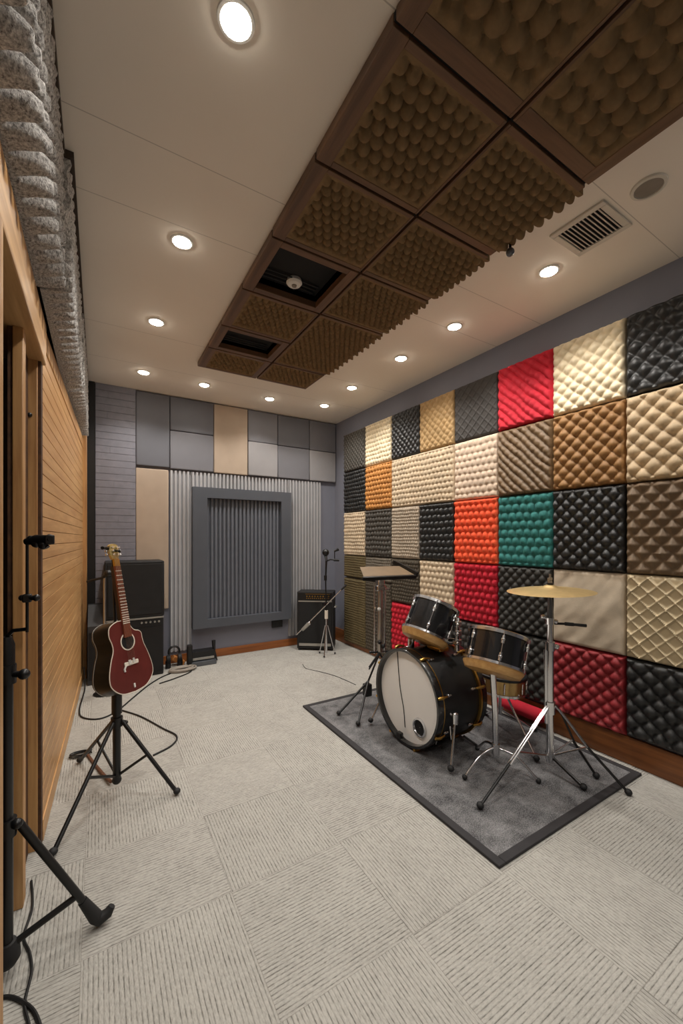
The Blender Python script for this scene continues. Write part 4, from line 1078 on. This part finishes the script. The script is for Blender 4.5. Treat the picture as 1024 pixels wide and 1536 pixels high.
# ------------------------------------------------------------------ near stand in the doorway
fx_, fy_ = -.252, 1.655
t = thing('light_stand', (fx_, fy_, 0), 'tall black tripod stand in the doorway at the left edge', 'stand')
MB().tube([(fx_, fy_, .07), (fx_, fy_, .97)], .0165, 18).build('pole', 'black_metal', t)
MB().tube([(fx_, fy_, .97), (fx_, fy_, 1.06), (fx_, fy_, 1.085)], [.021, .021, .013], 18).build('upper_sleeve', 'black_metal', t)
k = MB(); k.cyl((fx_, fy_, .935), (fx_, fy_, .995), .025); rc_ = V((.855, -.518, 0)); k.tube([V((fx_, fy_, .965))-rc_*.055, V((fx_, fy_, .965))+rc_*.055], .010); k.ball(V((fx_, fy_, .965))+rc_*.055, .017); k.ball(V((fx_, fy_, .965))-rc_*.055, .02); k.build('clamp_collar', 'black_metal', t)
k = MB(); k.cyl((fx_, fy_, .445), (fx_, fy_, .50), .026); k.ball(V((fx_, fy_, .485))+rc_*.033, .016); k.build('leg_collar', 'black_metal', t)
MB().lathe([(0, 0), (.025, .002), (.036, .02), (.034, .05), (.024, .075), (0, .08)], Matrix.Translation((fx_, fy_, .03))).build('pole_end', 'rubber', t)
rp = V((fx_, fy_, 0))+rc_*.065
MB().tube([rp+V((0, 0, 1.10)), rp+V((0, 0, 1.385))], .0042, 10).build('thin_rod', 'black_metal', t)
MB().tube([V((fx_, fy_, 1.085)), V((fx_, fy_, 1.105))+rc_*.02, rp+V((0, 0, 1.11))], .006, 8).build('offset_arm', 'black_metal', t)
k = MB(); c_ = rp+V((0, 0, 1.21)); k.box(c_.x-.012, c_.x+.012, c_.y-.012, c_.y+.012, c_.z-.014, c_.z+.012, .004); k.tube([c_, c_+rc_*.035], .008); k.ball(c_+rc_*.03, .011); k.ball(c_-rc_*.016, .010); k.build('rod_clamp', 'black_metal', t)
k = MB(); c_ = rp+V((0, 0, 1.39))
k.tube([c_-rc_*.005, c_+rc_*.03+V((0, 0, .006)), c_+rc_*.078+V((0, 0, .008))], [.010, .017, .014], 10)
for o_, r_ in ((.012, .012), (.03, .016), (.052, .015), (.072, .013)): k.ball(c_+rc_*o_+V((0, 0, .012*math.sin(o_*200))), r_, 8)
k.tube([c_+rc_*.05+V((0, 0, -.0)), c_+rc_*.066+V((0, 0, -.018))], .007); k.box(c_.x+.05, c_.x+.075, c_.y-.05, c_.y-.03, c_.z-.008, c_.z+.022, .004)
k.build('holder_head', 'black_metal', t)
for f_ in ((.000, 1.688), (-.40, 1.44), (-.36, 1.86)):
    top = V((fx_, fy_, .475)); f3 = V((*f_, .022)); d_ = f3-top; st = top+V((d_.x, d_.y, 0)).normalized()*.03
    k = MB(); k.tube([st, f3+(st-f3)*.06], .0125, 12); o = k.build('leg', 'black_metal', t)
    e_ = V((d_.x, d_.y, 0)).normalized()
    k = MB(); k.tube([f3+(st-f3)*.22, f3+(st-f3)*.04, f3+V((0, 0, .004)), f3+e_*.03+V((0, 0, .012)), f3+e_*.042+V((0, 0, .03))], [.015, .022, .021, .018, .012], 14); k.build('rubber_foot', 'rubber', o)
    MB().tube([(fx_, fy_, .085), st+(f3-st)*.72], .0105, 10).build('brace', 'black_metal', o)
cable([(-.235, 2.05), (-.215, 1.9), (-.225, 1.78), (-.20, 1.70), (-.185, 1.62), (-.19, 1.52), (-.17, 1.44), (-.155, 1.34), (-.10, 1.2)], .0045, 'cable', 'thin black cable running down past the doorway stand')
cable([(-.30, 1.58), (-.24, 1.57), (-.19, 1.52), (-.155, 1.46), (-.13, 1.36), (-.12, 1.2)], .0055, 'cable', 'thick black cable curving at the bottom left corner')

# ------------------------------------------------------------------ render look
wd = bpy.data.worlds.new('World'); S.world = wd; wd.use_nodes = True
wd.node_tree.nodes['Background'].inputs[0].default_value = (.02, .02, .02, 1)
S.view_settings.view_transform = 'Standard'; S.view_settings.look = 'None'
S.view_settings.gamma = 1; S.view_settings.use_curve_mapping = False
S.view_settings.exposure = 0.6
S.cycles.max_bounces = 8; S.cycles.diffuse_bounces = 5; S.cycles.use_denoising = True
S.cycles.sample_clamp_indirect = 6
